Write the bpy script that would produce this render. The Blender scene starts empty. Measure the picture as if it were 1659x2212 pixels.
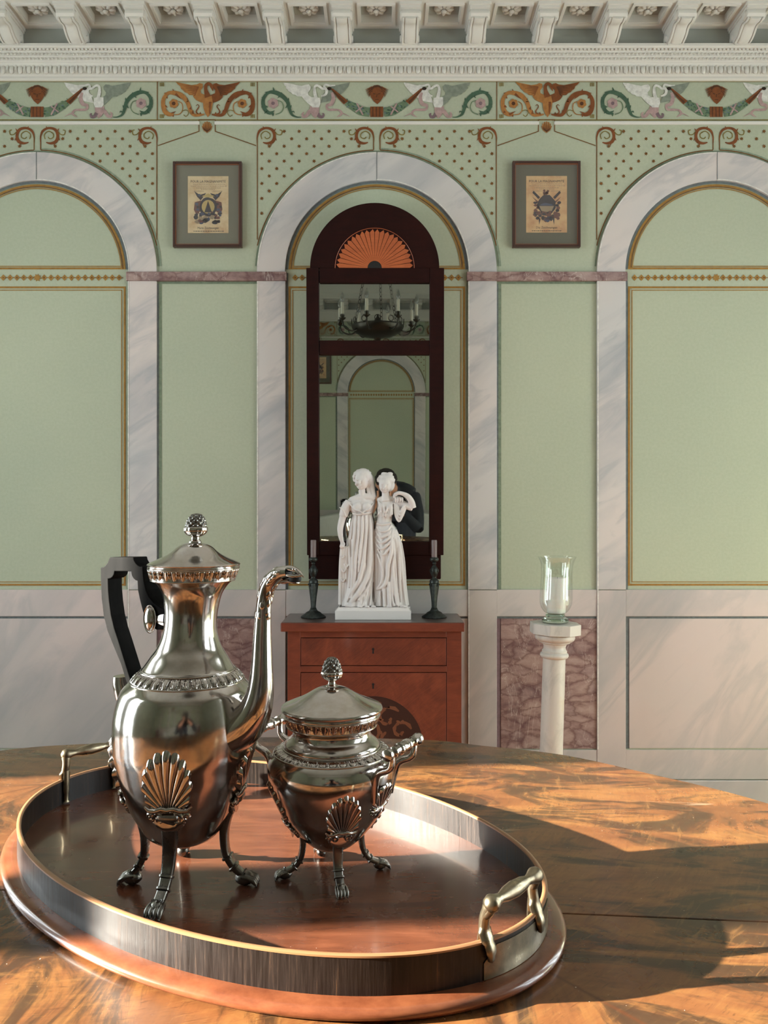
import bpy, bmesh, math, random
import numpy as np
from mathutils import Vector, Matrix, noise as mnoise
random.seed(7)
R = math.radians; PI = math.pi; sin = math.sin; cos = math.cos
sc = bpy.context.scene
COL = sc.collection

# ------------------------------------------------------------------ camera
FPX = 1750.0                      # focal length in pixels of the 1659 x 2212 frame
CAMZ = 1.20
cam_d = bpy.data.cameras.new('camera'); cam = bpy.data.objects.new('camera', cam_d); COL.objects.link(cam)
cam.location = (0, 0, CAMZ); cam.rotation_euler = (R(90), 0, 0)
cam_d.sensor_fit = 'HORIZONTAL'; cam_d.sensor_width = 24.0; cam_d.lens = 24.0*FPX/1659.0
cam_d.clip_start = 0.02; cam_d.clip_end = 60
sc.camera = cam

# ------------------------------------------------------------------ world, sun, exposure
SUN_EL, SUN_SLOPE = 14.5, 0.08
world = bpy.data.worlds.new('sky'); sc.world = world; world.use_nodes = True
wn = world.node_tree; wn.nodes['Background'].inputs[0].default_value = (0.86, 0.93, 1.0, 1); wn.nodes['Background'].inputs[1].default_value = 12.5
sun_d = bpy.data.lights.new('sun', 'SUN'); sun_d.energy = 72.0; sun_d.angle = R(0.6); sun_d.color = (1.0, 0.93, 0.82)
sun = bpy.data.objects.new('sun', sun_d); COL.objects.link(sun)
_d = Vector((1, SUN_SLOPE, 0)).normalized()*cos(R(SUN_EL)) + Vector((0, 0, -sin(R(SUN_EL))))
sun.rotation_euler = _d.to_track_quat('-Z', 'Y').to_euler(); sun.location = (-6, 0.4, 3)
XL, XR, YF, YB = -2.6, 2.6, 3.2, -2.43            # room: left, right, far wall, wall behind the camera
WIN_Y = (0.574, 2.02); WIN_HW = 0.4335; WIN_Z0, WIN_Z1 = 0.45, 2.75
for sx in (-1, 1):
  for wy in WIN_Y:
    pd = bpy.data.lights.new('window_portal', 'AREA'); pd.shape = 'RECTANGLE'; pd.size = 2*WIN_HW; pd.size_y = WIN_Z1-WIN_Z0
    pd.cycles.is_portal = True
    po = bpy.data.objects.new('window_portal', pd); COL.objects.link(po)
    po.location = (sx*(XR+0.12), wy, (WIN_Z0+WIN_Z1)/2); po.rotation_euler = (R(90), 0, R(90*sx))
sc.view_settings.view_transform = 'Standard'; sc.view_settings.look = 'None'
sc.view_settings.exposure = 0.0; sc.view_settings.gamma = 1.0; sc.view_settings.use_curve_mapping = False
cy = sc.cycles
cy.use_denoising = True; cy.max_bounces = 8; cy.diffuse_bounces = 4; cy.glossy_bounces = 5; cy.transmission_bounces = 6
cy.transparent_max_bounces = 12; cy.caustics_reflective = False; cy.caustics_refractive = False
cy.sample_clamp_indirect = 6.0; cy.blur_glossy = 0.5

# ------------------------------------------------------------------ helpers
def P(px, py, Y):                 # a point seen at pixel (px, py) at depth Y
    return Vector(((px-829.5)/FPX*Y, Y, CAMZ-(py-1106.0)/FPX*Y))
def lin(c):
    c = c/255.0
    return c/12.92 if c <= 0.04045 else ((c+0.055)/1.055)**2.4
def C(r, g, b): return (lin(r), lin(g), lin(b), 1.0)

class MB:
    def __init__(s): s.v = []; s.f = []; s.m = []
    def add(s, vs, fs, mi=0):
        o = len(s.v); s.v += [tuple(v) for v in vs]
        for f in fs: s.f.append([i+o for i in f]); s.m.append(mi)
        return s
    def box(s, x0, x1, y0, y1, z0, z1, mi=0):
        vs = [(x, y, z) for x in (x0, x1) for y in (y0, y1) for z in (z0, z1)]
        return s.add(vs, [(0,1,3,2),(4,6,7,5),(0,4,5,1),(2,3,7,6),(0,2,6,4),(1,5,7,3)], mi)
    def lathe(s, prof, c=(0,0,0), seg=64, fn=None, mi=0, cap=True, M=None, sq=None):
        vs = []; n = len(prof)
        for k, (r, z) in enumerate(prof):
            for i in range(seg):
                t = 2*PI*i/seg
                rr = r + (fn(t, z, r) if fn else 0)
                if sq: rr *= sq(t)
                vs.append(Vector((rr*cos(t), rr*sin(t), z)))
        if M is not None: vs = [M @ v for v in vs]
        vs = [v+Vector(c) for v in vs]
        fs = []
        for k in range(n-1):
            for i in range(seg):
                j = (i+1) % seg
                fs.append((k*seg+i, k*seg+j, (k+1)*seg+j, (k+1)*seg+i))
        if cap:
            fs.append(tuple(reversed(range(seg)))); fs.append(tuple((n-1)*seg+i for i in range(seg)))
        return s.add(vs, fs, mi)
    def tube(s, path, rad, seg=12, mi=0, cap=True, up=None, sect=None):
        """sweep; rad is r or (a,b) per point; sect(t)->(x,y) unit section"""
        pts = [Vector(p) for p in path]; n = len(pts)
        if not isinstance(rad, (list, tuple)): rad = [rad]*n
        U = Vector(up) if up else None; vs = []; prev = None
        for k in range(n):
            T = (pts[min(k+1, n-1)]-pts[max(k-1, 0)]).normalized()
            if U is not None: a = U-T*U.dot(T)
            elif prev is None: a = T.orthogonal()
            else: a = prev-T*prev.dot(T)
            if a.length < 1e-6: a = T.orthogonal()
            a.normalize(); prev = a; b = T.cross(a)
            r = rad[k]; ra, rb = (r if isinstance(r, (list, tuple)) else (r, r))
            for i in range(seg):
                t = 2*PI*i/seg
                if sect: cx, cyy = sect(t)
                else: cx, cyy = cos(t), sin(t)
                vs.append(pts[k]+a*(ra*cx)+b*(rb*cyy))
        fs = []
        for k in range(n-1):
            for i in range(seg):
                j = (i+1) % seg
                fs.append((k*seg+i, k*seg+j, (k+1)*seg+j, (k+1)*seg+i))
        if cap:
            fs.append(tuple(reversed(range(seg)))); fs.append(tuple((n-1)*seg+i for i in range(seg)))
        return s.add(vs, fs, mi)
    def prism(s, poly, tr, depth, mi=0):
        """poly 2d; tr(u,v,w)->3d point; w in 0..depth"""
        n = len(poly)
        vs = [tr(u, v, 0) for u, v in poly]+[tr(u, v, depth) for u, v in poly]
        fs = [tuple(range(n)), tuple(reversed(range(n, 2*n)))]
        for i in range(n):
            j = (i+1) % n; fs.append((i, i+n, j+n, j))
        return s.add(vs, fs, mi)
    def flat(s, pts, mi=0):
        return s.add(pts, [tuple(range(len(pts)))], mi)
    def ball(s, c, r, seg=14, rings=9, mi=0, M=None):
        if not isinstance(r, (list, tuple)): r = (r, r, r)
        vs = []; c = Vector(c)
        for k in range(1, rings):
            a = PI*k/rings
            for i in range(seg):
                t = 2*PI*i/seg
                v = Vector((r[0]*sin(a)*cos(t), r[1]*sin(a)*sin(t), r[2]*cos(a)))
                vs.append((M @ v if M else v)+c)
        top = Vector((0, 0, r[2])); bot = Vector((0, 0, -r[2]))
        vs += [(M @ top if M else top)+c, (M @ bot if M else bot)+c]
        nt = len(vs)-2; fs = []
        for k in range(rings-2):
            for i in range(seg):
                j = (i+1) % seg
                fs.append((k*seg+i, (k+1)*seg+i, (k+1)*seg+j, k*seg+j))
        for i in range(seg):
            j = (i+1) % seg
            fs.append((nt, i, j)); fs.append((nt+1, (rings-2)*seg+j, (rings-2)*seg+i))
        return s.add(vs, fs, mi)
    def mesh(s, name, mats, smooth=None, recalc=True):
        me = bpy.data.meshes.new(name); me.from_pydata(s.v, [], s.f)
        if not isinstance(mats, (list, tuple)): mats = [mats]
        for m in mats: me.materials.append(m)
        me.polygons.foreach_set('material_index', s.m)
        if recalc:
            bm = bmesh.new(); bm.from_mesh(me); bmesh.ops.recalc_face_normals(bm, faces=bm.faces); bm.to_mesh(me); bm.free()
        if smooth is not None:
            me.shade_smooth()
            if smooth < 180: me.set_sharp_from_angle(angle=R(smooth))
        return me
    def build(s, name, mats, parent=None, smooth=None, recalc=True, bevel=None):
        L = Vector(parent['_o']) if parent is not None and '_o' in parent else Vector((0, 0, 0))
        if L.length: s.v = [tuple(Vector(v)-L) for v in s.v]
        o = bpy.data.objects.new(name, s.mesh(name, mats, smooth, recalc)); COL.objects.link(o)
        if parent is not None: o.parent = parent
        o['_o'] = tuple(L)
        if bevel:
            b = o.modifiers.new('bevel', 'BEVEL'); b.width = bevel; b.segments = 2; b.limit_method = 'ANGLE'; b.angle_limit = R(40)
            b.harden_normals = False
        return o
def tag(o, label=None, cat=None, group=None, kind=None):
    if label: o['label'] = label
    if cat: o['category'] = cat
    if group: o['group'] = group
    if kind: o['kind'] = kind
    return o
def thing(name, loc, label, cat, group=None):
    o = bpy.data.objects.new(name, None); COL.objects.link(o); o.empty_display_size = 0.05
    o.location = loc; o['_o'] = tuple(loc)
    return tag(o, label, cat, group)
def inst(name, me, parent, loc=(0,0,0), rot=(0,0,0), scl=(1,1,1)):
    o = bpy.data.objects.new(name, me); COL.objects.link(o); o.parent = parent
    L = Vector(parent['_o']) if parent is not None and '_o' in parent else Vector((0,0,0))
    o.location = Vector(loc)-L; o.rotation_euler = rot; o.scale = scl
    o['_o'] = (0,0,0)
    return o
def copy_tree(o, parent=None):
    c = o.copy(); COL.objects.link(c); c.parent = parent
    for ch in o.children: copy_tree(ch, c)
    return c
def catmull(pts, n=8, closed=False):
    pts = [Vector(p) for p in pts]; out = []; N = len(pts)
    rng = range(N if closed else N-1)
    for i in rng:
        if closed: p0, p1, p2, p3 = pts[(i-1) % N], pts[i], pts[(i+1) % N], pts[(i+2) % N]
        else: p0, p1, p2, p3 = pts[max(i-1, 0)], pts[i], pts[i+1], pts[min(i+2, N-1)]
        for k in range(n):
            t = k/n
            out.append(0.5*((2*p1)+(p2-p0)*t+(2*p0-5*p1+4*p2-p3)*t*t+(3*p1-p0-3*p2+p3)*t**3))
    if not closed: out.append(pts[-1])
    return out
def cr1(vals, n=8):
    return [v.x for v in catmull([(a, 0, 0) for a in vals], n)]

# ------------------------------------------------------------------ materials
def mat(name, col=(0.5,0.5,0.5,1), rough=0.5, metal=0.0, spec=0.5, coat=0.0):
    m = bpy.data.materials.new(name); m.use_nodes = True; b = m.node_tree.nodes['Principled BSDF']
    b.inputs['Base Color'].default_value = col; b.inputs['Roughness'].default_value = rough; b.inputs['Metallic'].default_value = metal
    b.inputs['Specular IOR Level'].default_value = spec; b.inputs['Coat Weight'].default_value = coat; b.inputs['Coat Roughness'].default_value = 0.08
    return m
class N:
    """tiny node graph writer"""
    def __init__(s, m): s.t = m.node_tree; s.b = s.t.nodes['Principled BSDF']
    def n(s, typ, **kw):
        x = s.t.nodes.new(typ)
        for k, v in kw.items():
            if k.startswith('i_'):
                key = k[2:].replace('_', ' ')
                sk = x.inputs[int(key)] if key.isdigit() else x.inputs[key]
                if hasattr(v, 'is_output') or isinstance(v, bpy.types.NodeSocket): s.t.links.new(v, sk)
                else: sk.default_value = v
            else: setattr(x, k, v)
        return x
    def co(s, scale=(1,1,1), rot=(0,0,0), loc=(0,0,0), kind='Object', vec=None):
        if vec is None: vec = s.n('ShaderNodeTexCoord').outputs[kind]
        mp = s.n('ShaderNodeMapping', i_Vector=vec); mp.inputs['Scale'].default_value = scale
        mp.inputs['Rotation'].default_value = rot; mp.inputs['Location'].default_value = loc
        return mp.outputs[0]
    def noise(s, vec, scale=5, detail=4, rough=0.55, dist=0.0, out=0):
        return s.n('ShaderNodeTexNoise', i_Vector=vec, i_Scale=scale, i_Detail=detail, i_Roughness=rough, i_Distortion=dist).outputs[out]
    def ramp(s, fac, stops, interp='LINEAR'):
        r = s.n('ShaderNodeValToRGB', i_Fac=fac); cr = r.color_ramp; cr.interpolation = interp
        while len(cr.elements) < len(stops): cr.elements.new(0.5)
        for e, (p, c) in zip(cr.elements, stops):
            e.position = p; e.color = c if isinstance(c, (tuple, list)) else (c, c, c, 1)
        return r.outputs[0]
    def mix(s, f, a, b, mode='MIX'):
        x = s.n('ShaderNodeMix', data_type='RGBA', blend_type=mode)
        for k, v in ((0, f), (6, a), (7, b)):
            if isinstance(v, bpy.types.NodeSocket): s.t.links.new(v, x.inputs[k])
            else: x.inputs[k].default_value = v
        return x.outputs[2]
    def math(s, op, a, b=0.0, c=0.0):
        x = s.n('ShaderNodeMath', operation=op)
        for k, v in ((0, a), (1, b), (2, c)):
            if isinstance(v, bpy.types.NodeSocket): s.t.links.new(v, x.inputs[k])
            else: x.inputs[k].default_value = v
        return x.outputs[0]
    def set(s, key, sock): s.t.links.new(sock, s.b.inputs[key])
    def bump(s, h, strength=0.2, dist=0.002):
        x = s.n('ShaderNodeBump', i_Strength=strength, i_Distance=dist, i_Height=h); s.set('Normal', x.outputs[0])

def m_green(name='painted_green'):
    m = mat(name, rough=0.75, spec=0.25); g = N(m); v = g.co()
    n1 = g.noise(v, 1.3, 3, 0.5); n2 = g.noise(v, 90, 3, 0.6)
    c = g.ramp(n1, [(0.3, C(164,172,152)), (0.7, C(174,180,158))])
    c = g.mix(0.10, c, g.ramp(n2, [(0.35, C(142,150,132)), (0.65, C(196,200,182))]))
    g.set('Base Color', c); g.bump(n2, 0.06, 0.001); return m
def m_marble(name, base, dark, warm, ang=35, sc_=1.0):
    m = mat(name, rough=0.5, spec=0.35); g = N(m)
    v = g.co(scale=(1.0, 1.0, 1.0), rot=(0, R(ang), 0)); v2 = g.co(scale=(0.9*sc_, 1, 3.2*sc_), vec=v)
    n1 = g.noise(v2, 2.0, 5, 0.5, 0.4); n2 = g.noise(v2, 3.6, 5, 0.55, 0.7); n3 = g.noise(v, 1.6*sc_, 3, 0.5)
    c = g.mix(g.ramp(n3, [(0.40, 0), (0.62, 1)]), base, warm)
    c = g.mix(g.ramp(n1, [(0.46, 0), (0.74, 0.8)]), c, dark)
    c = g.mix(g.ramp(n2, [(0.50, 0), (0.60, 0.4), (0.70, 0)]), c, dark)
    g.set('Base Color', c); return m
def m_breccia(name):
    m = mat(name, rough=0.45, spec=0.35); g = N(m); v = g.co(scale=(1, 1, 1.9))
    w = g.noise(v, 5, 5, 0.6, 0, 1); vv = g.n('ShaderNodeVectorMath', operation='MULTIPLY_ADD')
    g.t.links.new(w, vv.inputs[0]); vv.inputs[1].default_value = (0.16, 0.16, 0.16); g.t.links.new(v, vv.inputs[2])
    vo = g.n('ShaderNodeTexVoronoi', feature='DISTANCE_TO_EDGE', i_Vector=vv.outputs[0], i_Scale=11.0).outputs[0]
    vb = g.n('ShaderNodeTexVoronoi', i_Vector=vv.outputs[0], i_Scale=11.0).outputs['Color']
    c = g.mix(0.75, g.ramp(vb, [(0.2, C(138,112,110)), (0.5, C(160,134,128)), (0.8, C(146,130,132))]), g.ramp(g.noise(vv.outputs[0], 9, 6, 0.65), [(0.35, C(106,80,82)), (0.5, C(148,122,118)), (0.68, C(178,156,148))]))
    c = g.mix(g.ramp(vo, [(0.0, 0.7), (0.06, 0.3), (0.15, 0)]), c, C(94,62,62))
    n2 = g.noise(g.co(scale=(3.2, 1, 0.9)), 2.6, 6, 0.6, 1.6)
    c = g.mix(g.ramp(n2, [(0.495, 0), (0.5, 0.6), (0.505, 0)]), c, C(206,194,186))
    g.set('Base Color', c); return m
def m_wood(name, c1, c2, c3, rough=0.3, scale=(1, 1, 1), rot=(0,0,0), fig=0.5, coat=0.3):
    m = mat(name, rough=rough, coat=coat); g = N(m); v = g.co(scale=scale, rot=rot)
    n1 = g.noise(v, 5, 6, 0.6, 1.2); n2 = g.noise(g.co(scale=(1, 1, 14), vec=v), 14, 5, 0.65)
    c = g.ramp(n1, [(0.3, c1), (0.52, c2), (0.72, c3)])
    c = g.mix(fig, c, g.ramp(n2, [(0.35, c1), (0.65, c3)]))
    g.set('Base Color', c); return m

GREEN = m_green()
MARB = m_marble('veined_white_marble_paint', C(196,193,192), C(150,153,160), C(206,196,192))
MARB2 = m_marble('veined_dado_marble_paint', C(186,182,179), C(156,156,158), C(198,184,181), ang=50, sc_=0.6)
BREC = m_breccia('purple_breccia_paint')
PLAST = mat('white_plaster', C(212,210,203), 0.75, spec=0.2)
PLASTG = mat('grey_painted_plaster', C(160,163,156), 0.8, spec=0.2)
CEIL = mat('ceiling_paint', C(205,203,196), 0.9)
SIDEW = m_green('painted_green_side')
FLOORM = m_wood('parquet_floor', C(96,60,34), C(126,82,48), C(148,100,60), 0.35, (1, 4, 1))
PCOL = dict(gold=C(150,112,52), golddk=C(112,74,32), brown=C(118,68,34), umber=C(82,50,30), green=C(66,92,74), greenlt=C(104,124,98),
            white=C(208,208,202), pink=C(168,142,140), mauve=C(118,98,104), greywing=C(126,134,122), line=C(100,108,110),
            light=C(214,212,206), shade=C(118,132,112), dark=C(40,28,20), olive=C(122,106,52), blue=C(98,112,120), tan=C(160,110,60),
            shaft=C(128,142,124))
PM = {}
def pm(n):
    if n not in PM:
        PM[n] = mat('paint_'+n, PCOL[n], 0.6, spec=0.3)
        g = N(PM[n]); nn = g.noise(g.co(), 60, 3, 0.6)
        c = PCOL[n]
        g.set('Base Color', g.ramp(nn, [(0.3, tuple(x*0.78 for x in c[:3])+(1,)), (0.7, tuple(min(1, x*1.15) for x in c[:3])+(1,))]))
    return PM[n]

# ------------------------------------------------------------------ painter: flat paint on the wall plane, pixel layout of the decoration
SW = FPX/YF
def WX(px): return (px-829.5)/SW
def WZ(py): return CAMZ-(py-1106.0)/SW
class Paint:
    def __init__(s): s.b = {}; s.off = 0.0012
    def _a(s, col, pts, layer):
        mb = s.b.setdefault(col, MB()); y = YF-s.off-0.00035*layer
        s.k = (getattr(s, 'k', 0)+1) % 60; y -= s.k*4e-6; mb.flat([(WX(x), y, WZ(z)) for x, z in pts])
    def poly(s, pts, col, layer=0): s._a(col, pts, layer)
    def line(s, pts, w, col, layer=0, closed=False):
        n = len(pts); ws = w if isinstance(w, (list, tuple)) else [w]*n
        if closed: pts = list(pts)+[pts[0]]; ws = list(ws)+[ws[0]]; n += 1
        L = []; Rr = []
        for i in range(n):
            if closed and i in (0, n-1): a = pts[-2]; b = pts[1]
            else: a = pts[max(i-1, 0)]; b = pts[min(i+1, n-1)]
            p = pts[i]
            d1 = (p[0]-a[0], p[1]-a[1]); d2 = (b[0]-p[0], b[1]-p[1])
            l1 = math.hypot(*d1) or 1; l2 = math.hypot(*d2) or 1
            if math.hypot(*d1) < 1e-9: d1 = d2; l1 = l2
            if math.hypot(*d2) < 1e-9: d2 = d1; l2 = l1
            n1 = (-d1[1]/l1, d1[0]/l1); n2 = (-d2[1]/l2, d2[0]/l2)
            m = (n1[0]+n2[0], n1[1]+n2[1]); ml = math.hypot(*m) or 1; m = (m[0]/ml, m[1]/ml)
            k = 1/max(0.5, m[0]*n1[0]+m[1]*n1[1]); h = ws[i]/2*k
            L.append((p[0]+m[0]*h, p[1]+m[1]*h)); Rr.append((p[0]-m[0]*h, p[1]-m[1]*h))
        for i in range(n-1): s._a(col, [L[i], L[i+1], Rr[i+1], Rr[i]], layer)
    def curve(s, pts, w, col, layer=0, n=6):
        pp = [(v.x, v.y) for v in catmull([(a, b, 0) for a, b in pts], n)]
        if isinstance(w, (list, tuple)): w = cr1(w, n)
        s.line(pp, w, col, layer); return pp
    def disc(s, x, y, r, col, layer=0, n=12, ry=None):
        ry = ry or r; s._a(col, [(x+r*cos(2*PI*i/n), y+ry*sin(2*PI*i/n)) for i in range(n)], layer)
    def star(s, x, y, r, col, layer=0, k=6, q=0.5):
        s._a(col, [(x+(r if i % 2 == 0 else r*q)*cos(PI*i/k+0.26), y+(r if i % 2 == 0 else r*q)*sin(PI*i/k+0.26)) for i in range(2*k)], layer)
    def arc(s, cx, cy, r, a0, a1, w, col, layer=0, n=40):
        s.line([(cx+r*cos(R(a0+(a1-a0)*i/n)), cy-r*sin(R(a0+(a1-a0)*i/n))) for i in range(n+1)], w, col, layer)
    def build(s, name, parent, kind=None):
        mb = MB(); cols = list(s.b)
        for i, c in enumerate(cols):
            q = s.b[c]; mb.add(q.v, q.f, i)
        o = mb.build(name, [pm(c) for c in cols], parent, recalc=False)
        if kind: o['kind'] = kind
        return o
# ================================================================== the room shell
HZ = 3.24
def shell():
    o = MB().box(XL-0.3, XR+0.3, YB-0.3, YF+0.3, -0.1, 0.0).build('floor', FLOORM); tag(o, 'wooden parquet floor of the room', None, None, 'structure')
    o = MB().box(XL-0.3, XR+0.3, YB-0.3, YF+0.3, HZ, HZ+0.1).build('ceiling', CEIL); tag(o, 'plain white ceiling above the moulded cornice', None, None, 'structure')
    for nm, X, s_, lb in (('wall_left', XL, -1, 'green painted side wall with the sunlit windows'), ('wall_right', XR, 1, 'green painted side wall with the shady windows')):
        a_, b_ = sorted((X, X+s_*0.3)); mb = MB(); y = YB-0.2
        for wy in WIN_Y:
            mb.box(a_, b_, y, wy-WIN_HW, 0, HZ); y = wy+WIN_HW
            mb.box(a_, b_, wy-WIN_HW, wy+WIN_HW, 0, WIN_Z0); mb.box(a_, b_, wy-WIN_HW, wy+WIN_HW, WIN_Z1, HZ)
        mb.box(a_, b_, y, YF+0.2, 0, HZ)
        o = mb.build(nm, SIDEW); tag(o, lb, None, None, 'structure')
    WHT = mat('window_white_paint', C(225,222,214), 0.4)
    GL = bpy.data.materials.new('window_glass'); GL.use_nodes = True; t = GL.node_tree; t.nodes.clear()
    ou = t.nodes.new('ShaderNodeOutputMaterial'); mx = t.nodes.new('ShaderNodeMixShader'); tr = t.nodes.new('ShaderNodeBsdfTransparent'); gl = t.nodes.new('ShaderNodeBsdfGlossy')
    gl.inputs['Roughness'].default_value = 0.0; tr.inputs[0].default_value = (0.97, 0.98, 0.97, 1); mx.inputs[0].default_value = 0.06
    t.links.new(tr.outputs[0], mx.inputs[1]); t.links.new(gl.outputs[0], mx.inputs[2]); t.links.new(mx.outputs[0], ou.inputs[0])
    k = 0
    for X, s_, sd in ((XL, -1, 'left'), (XR, 1, 'right')):
        for wy, wh in zip(WIN_Y, ('nearer', 'farther')):
            k += 1; mb = MB(); x0, x1 = sorted((X+s_*0.10, X+s_*0.04)); a, b = wy-WIN_HW, wy+WIN_HW
            mb.box(x0, x1, a, a+0.02, WIN_Z0, WIN_Z1); mb.box(x0, x1, b-0.02, b, WIN_Z0, WIN_Z1)
            mb.box(x0, x1, a, b, WIN_Z0, WIN_Z0+0.06); mb.box(x0, x1, a, b, WIN_Z1-0.05, WIN_Z1)
            mb.box(x0, x1, wy-0.066, wy+0.066, WIN_Z0, WIN_Z1); mb.box(x0, x1, a, b, 2.08, 2.16)
            o = mb.build('window_%d' % k, WHT, bevel=0.004); tag(o, 'white two leaf window, the %s one of the %s wall' % (wh, sd), None, None, 'structure')
            MB().box(x0+0.028, x0+0.032, a+0.01, b-0.01, WIN_Z0+0.03, WIN_Z1-0.03).build('window_pane', GL, o)
            u, v = sorted((X+s_*0.10, X-s_*0.02)); MB().box(u, v, a-0.04, b+0.04, WIN_Z0-0.03, WIN_Z0).build('window_sill', WHT, o, bevel=0.004)
shell()

def archpoly(cx, cy, r, n=40, a0=0, a1=180):
    return [(cx+r*cos(R(a0+(a1-a0)*i/n)), cy-r*sin(R(a0+(a1-a0)*i/n))) for i in range(n+1)]
ARCH = (81, 814, 1547); NARROW = (-286, 447.5, 1180.5, 1913.5)
def wallbox(mb, x0, x1, y0, y1, d0, d1, mi=0):      # pixel rectangle as a slab standing d0..d1 proud of the wall
    mb.box(WX(x0), WX(x1), YF-d1, YF-d0, WZ(y1), WZ(y0), mi)

def scroll_pts(cx, cy, s, mir=1):
    return None

def volute(p, x, y, m=1):
    """gold rinceau curl at a spandrel corner: x,y = corner of the panel; m=+1 opens to the right"""
    f = lambda a, b: (x+m*a, y+b)
    p.curve([f(0,34), f(0,20), f(5,7), f(18,1), f(32,5), f(37,18), f(33,30), f(22,34), f(12,32)], [2,3,5,5,6,6,7,5,2], 'brown', 1)
    p.curve([f(10,25), f(8,15), f(17,8), f(27,13), f(27,21), f(20,24), f(16,20)], 2.0, 'olive', 1)
    p.curve([f(38,9), f(44,15), f(51,15), f(53,7), f(48,5)], 2.0, 'olive', 1)
    for a, b, c_, d_ in ((36,8,40,2), (38,22,42,28), (30,33,29,40), (14,2,12,-3)):
        p.line([f(a,b), f(c_,d_)], [3.5, 0.8], 'brown', 2)

def swan(p, cx, m, gold=False, body='white', w1='white', w2='greywing'):
    f = lambda pts: [(cx+m*(a-785)/5.925, 160+b/5.925) for a, b in pts]
    wingA = [(365,112),(440,122),(520,140),(600,155),(650,140),(690,135),(715,165),(712,200),(680,240),(690,275),(730,300),(720,410),(670,370),(640,340),(600,290),(540,290),(520,268),(480,262),(462,238),(430,225),(420,200),(395,185),(400,160),(378,148)]
    wingB = [(880,262),(925,190),(1000,156),(1220,108),(1195,160),(1130,240),(1060,292),(960,350),(840,372)]
    p.poly(f(wingB), w2, 1); p.poly(f(wingA), w1, 2)
    p.poly(f([(705,415),(825,420),(822,490),(800,530),(780,572),(745,545),(700,480)]), 'pink', 2)
    p.curve(f([(710,470),(680,510),(655,540),(620,545),(612,510),(630,490)]), [9,8,7,6,4,2], 'pink', 2)
    p.curve(f([(800,500),(830,545),(865,550),(880,520),(865,505)]), [8,7,6,4,2], 'mauve', 2)
    p.poly(f([(715,300),(790,300),(835,310),(842,380),(822,430),(740,432),(712,395)]), body, 3)
    p.curve(f([(790,330),(768,250),(765,180),(790,150),(830,165),(865,190),(905,185)]), [7,7,5,5,5,5,6], body, 4)
    p.curve(f([(1030,148),(960,152),(905,140),(890,170),(920,215),(905,265),(850,287)]), [2,4,4,5,6,5,3], body, 4)
    p.curve(f([(985,240),(1005,310),(980,385),(925,405),(935,455),(1010,460),(1080,465),(1110,510),(1050,555)]), [5,8,8,6,5,5,4,5,1], 'pink', 2)
    p.line(f([(1110,500),(1160,520),(1215,550)]), [3,2,0.5], 'pink', 2)
    p.disc(f([(955,190)])[0][0], 160+190/5.925, 5, 'dark', 5, ry=3.5)
    p.poly(f([(965,185),(1000,190),(1195,350),(1140,392),(1060,310)]), 'brown', 4)
    p.line(f([(975,195),(1150,370)]), [1.5,5], 'umber', 5)

def rinceau(p, x, m, c1, c2, fl):
    """one scroll with a flower; x = px of the flower, m=+1: stem runs off to the right"""
    g = lambda pts: [(x+m*(a-240)/5.925, 160+b/5.925) for a, b in pts]
    p.curve(g([(600,555),(540,552),(480,520),(450,450),(425,360),(360,285),(270,240),(185,240),(125,300),(112,380),(140,460),(190,500),(250,505)]), [1.5,3,5,7,8,9,9,6,7,8,8,7,2], c1, 2)
    p.curve(g([(290,340),(350,360),(372,430),(340,490),(270,520)]), [1.5,2,2,2,2.5], c2, 1)
    p.curve(g([(480,520),(480,490),(505,480),(510,500)]), [4,3,2,1], c1, 2)
    for a, b, c, d in ((250,235,240,170),(180,240,135,235),(120,320,92,300),(115,400,90,430),(150,470,130,510),(235,505,238,545),(360,285,345,235),(425,350,440,305),(450,440,475,400),(430,400,395,440),(205,500,260,470),(140,420,175,425),(335,265,300,310)):
        p.line(g([(a,b),((a+c)/2+4,(b+d)/2),(c,d)]), [6,3.5,0.6], c1, 2)
    fx, fy = x, 160+378/5.925
    for k in range(6):
        p.disc(fx+6.5*cos(k*PI/3+0.4), fy+6.5*sin(k*PI/3+0.4), 5.2, fl, 3, 9)
    p.disc(fx, fy, 4, 'mauve' if fl == 'pink' else 'umber', 4, 8)

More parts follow.
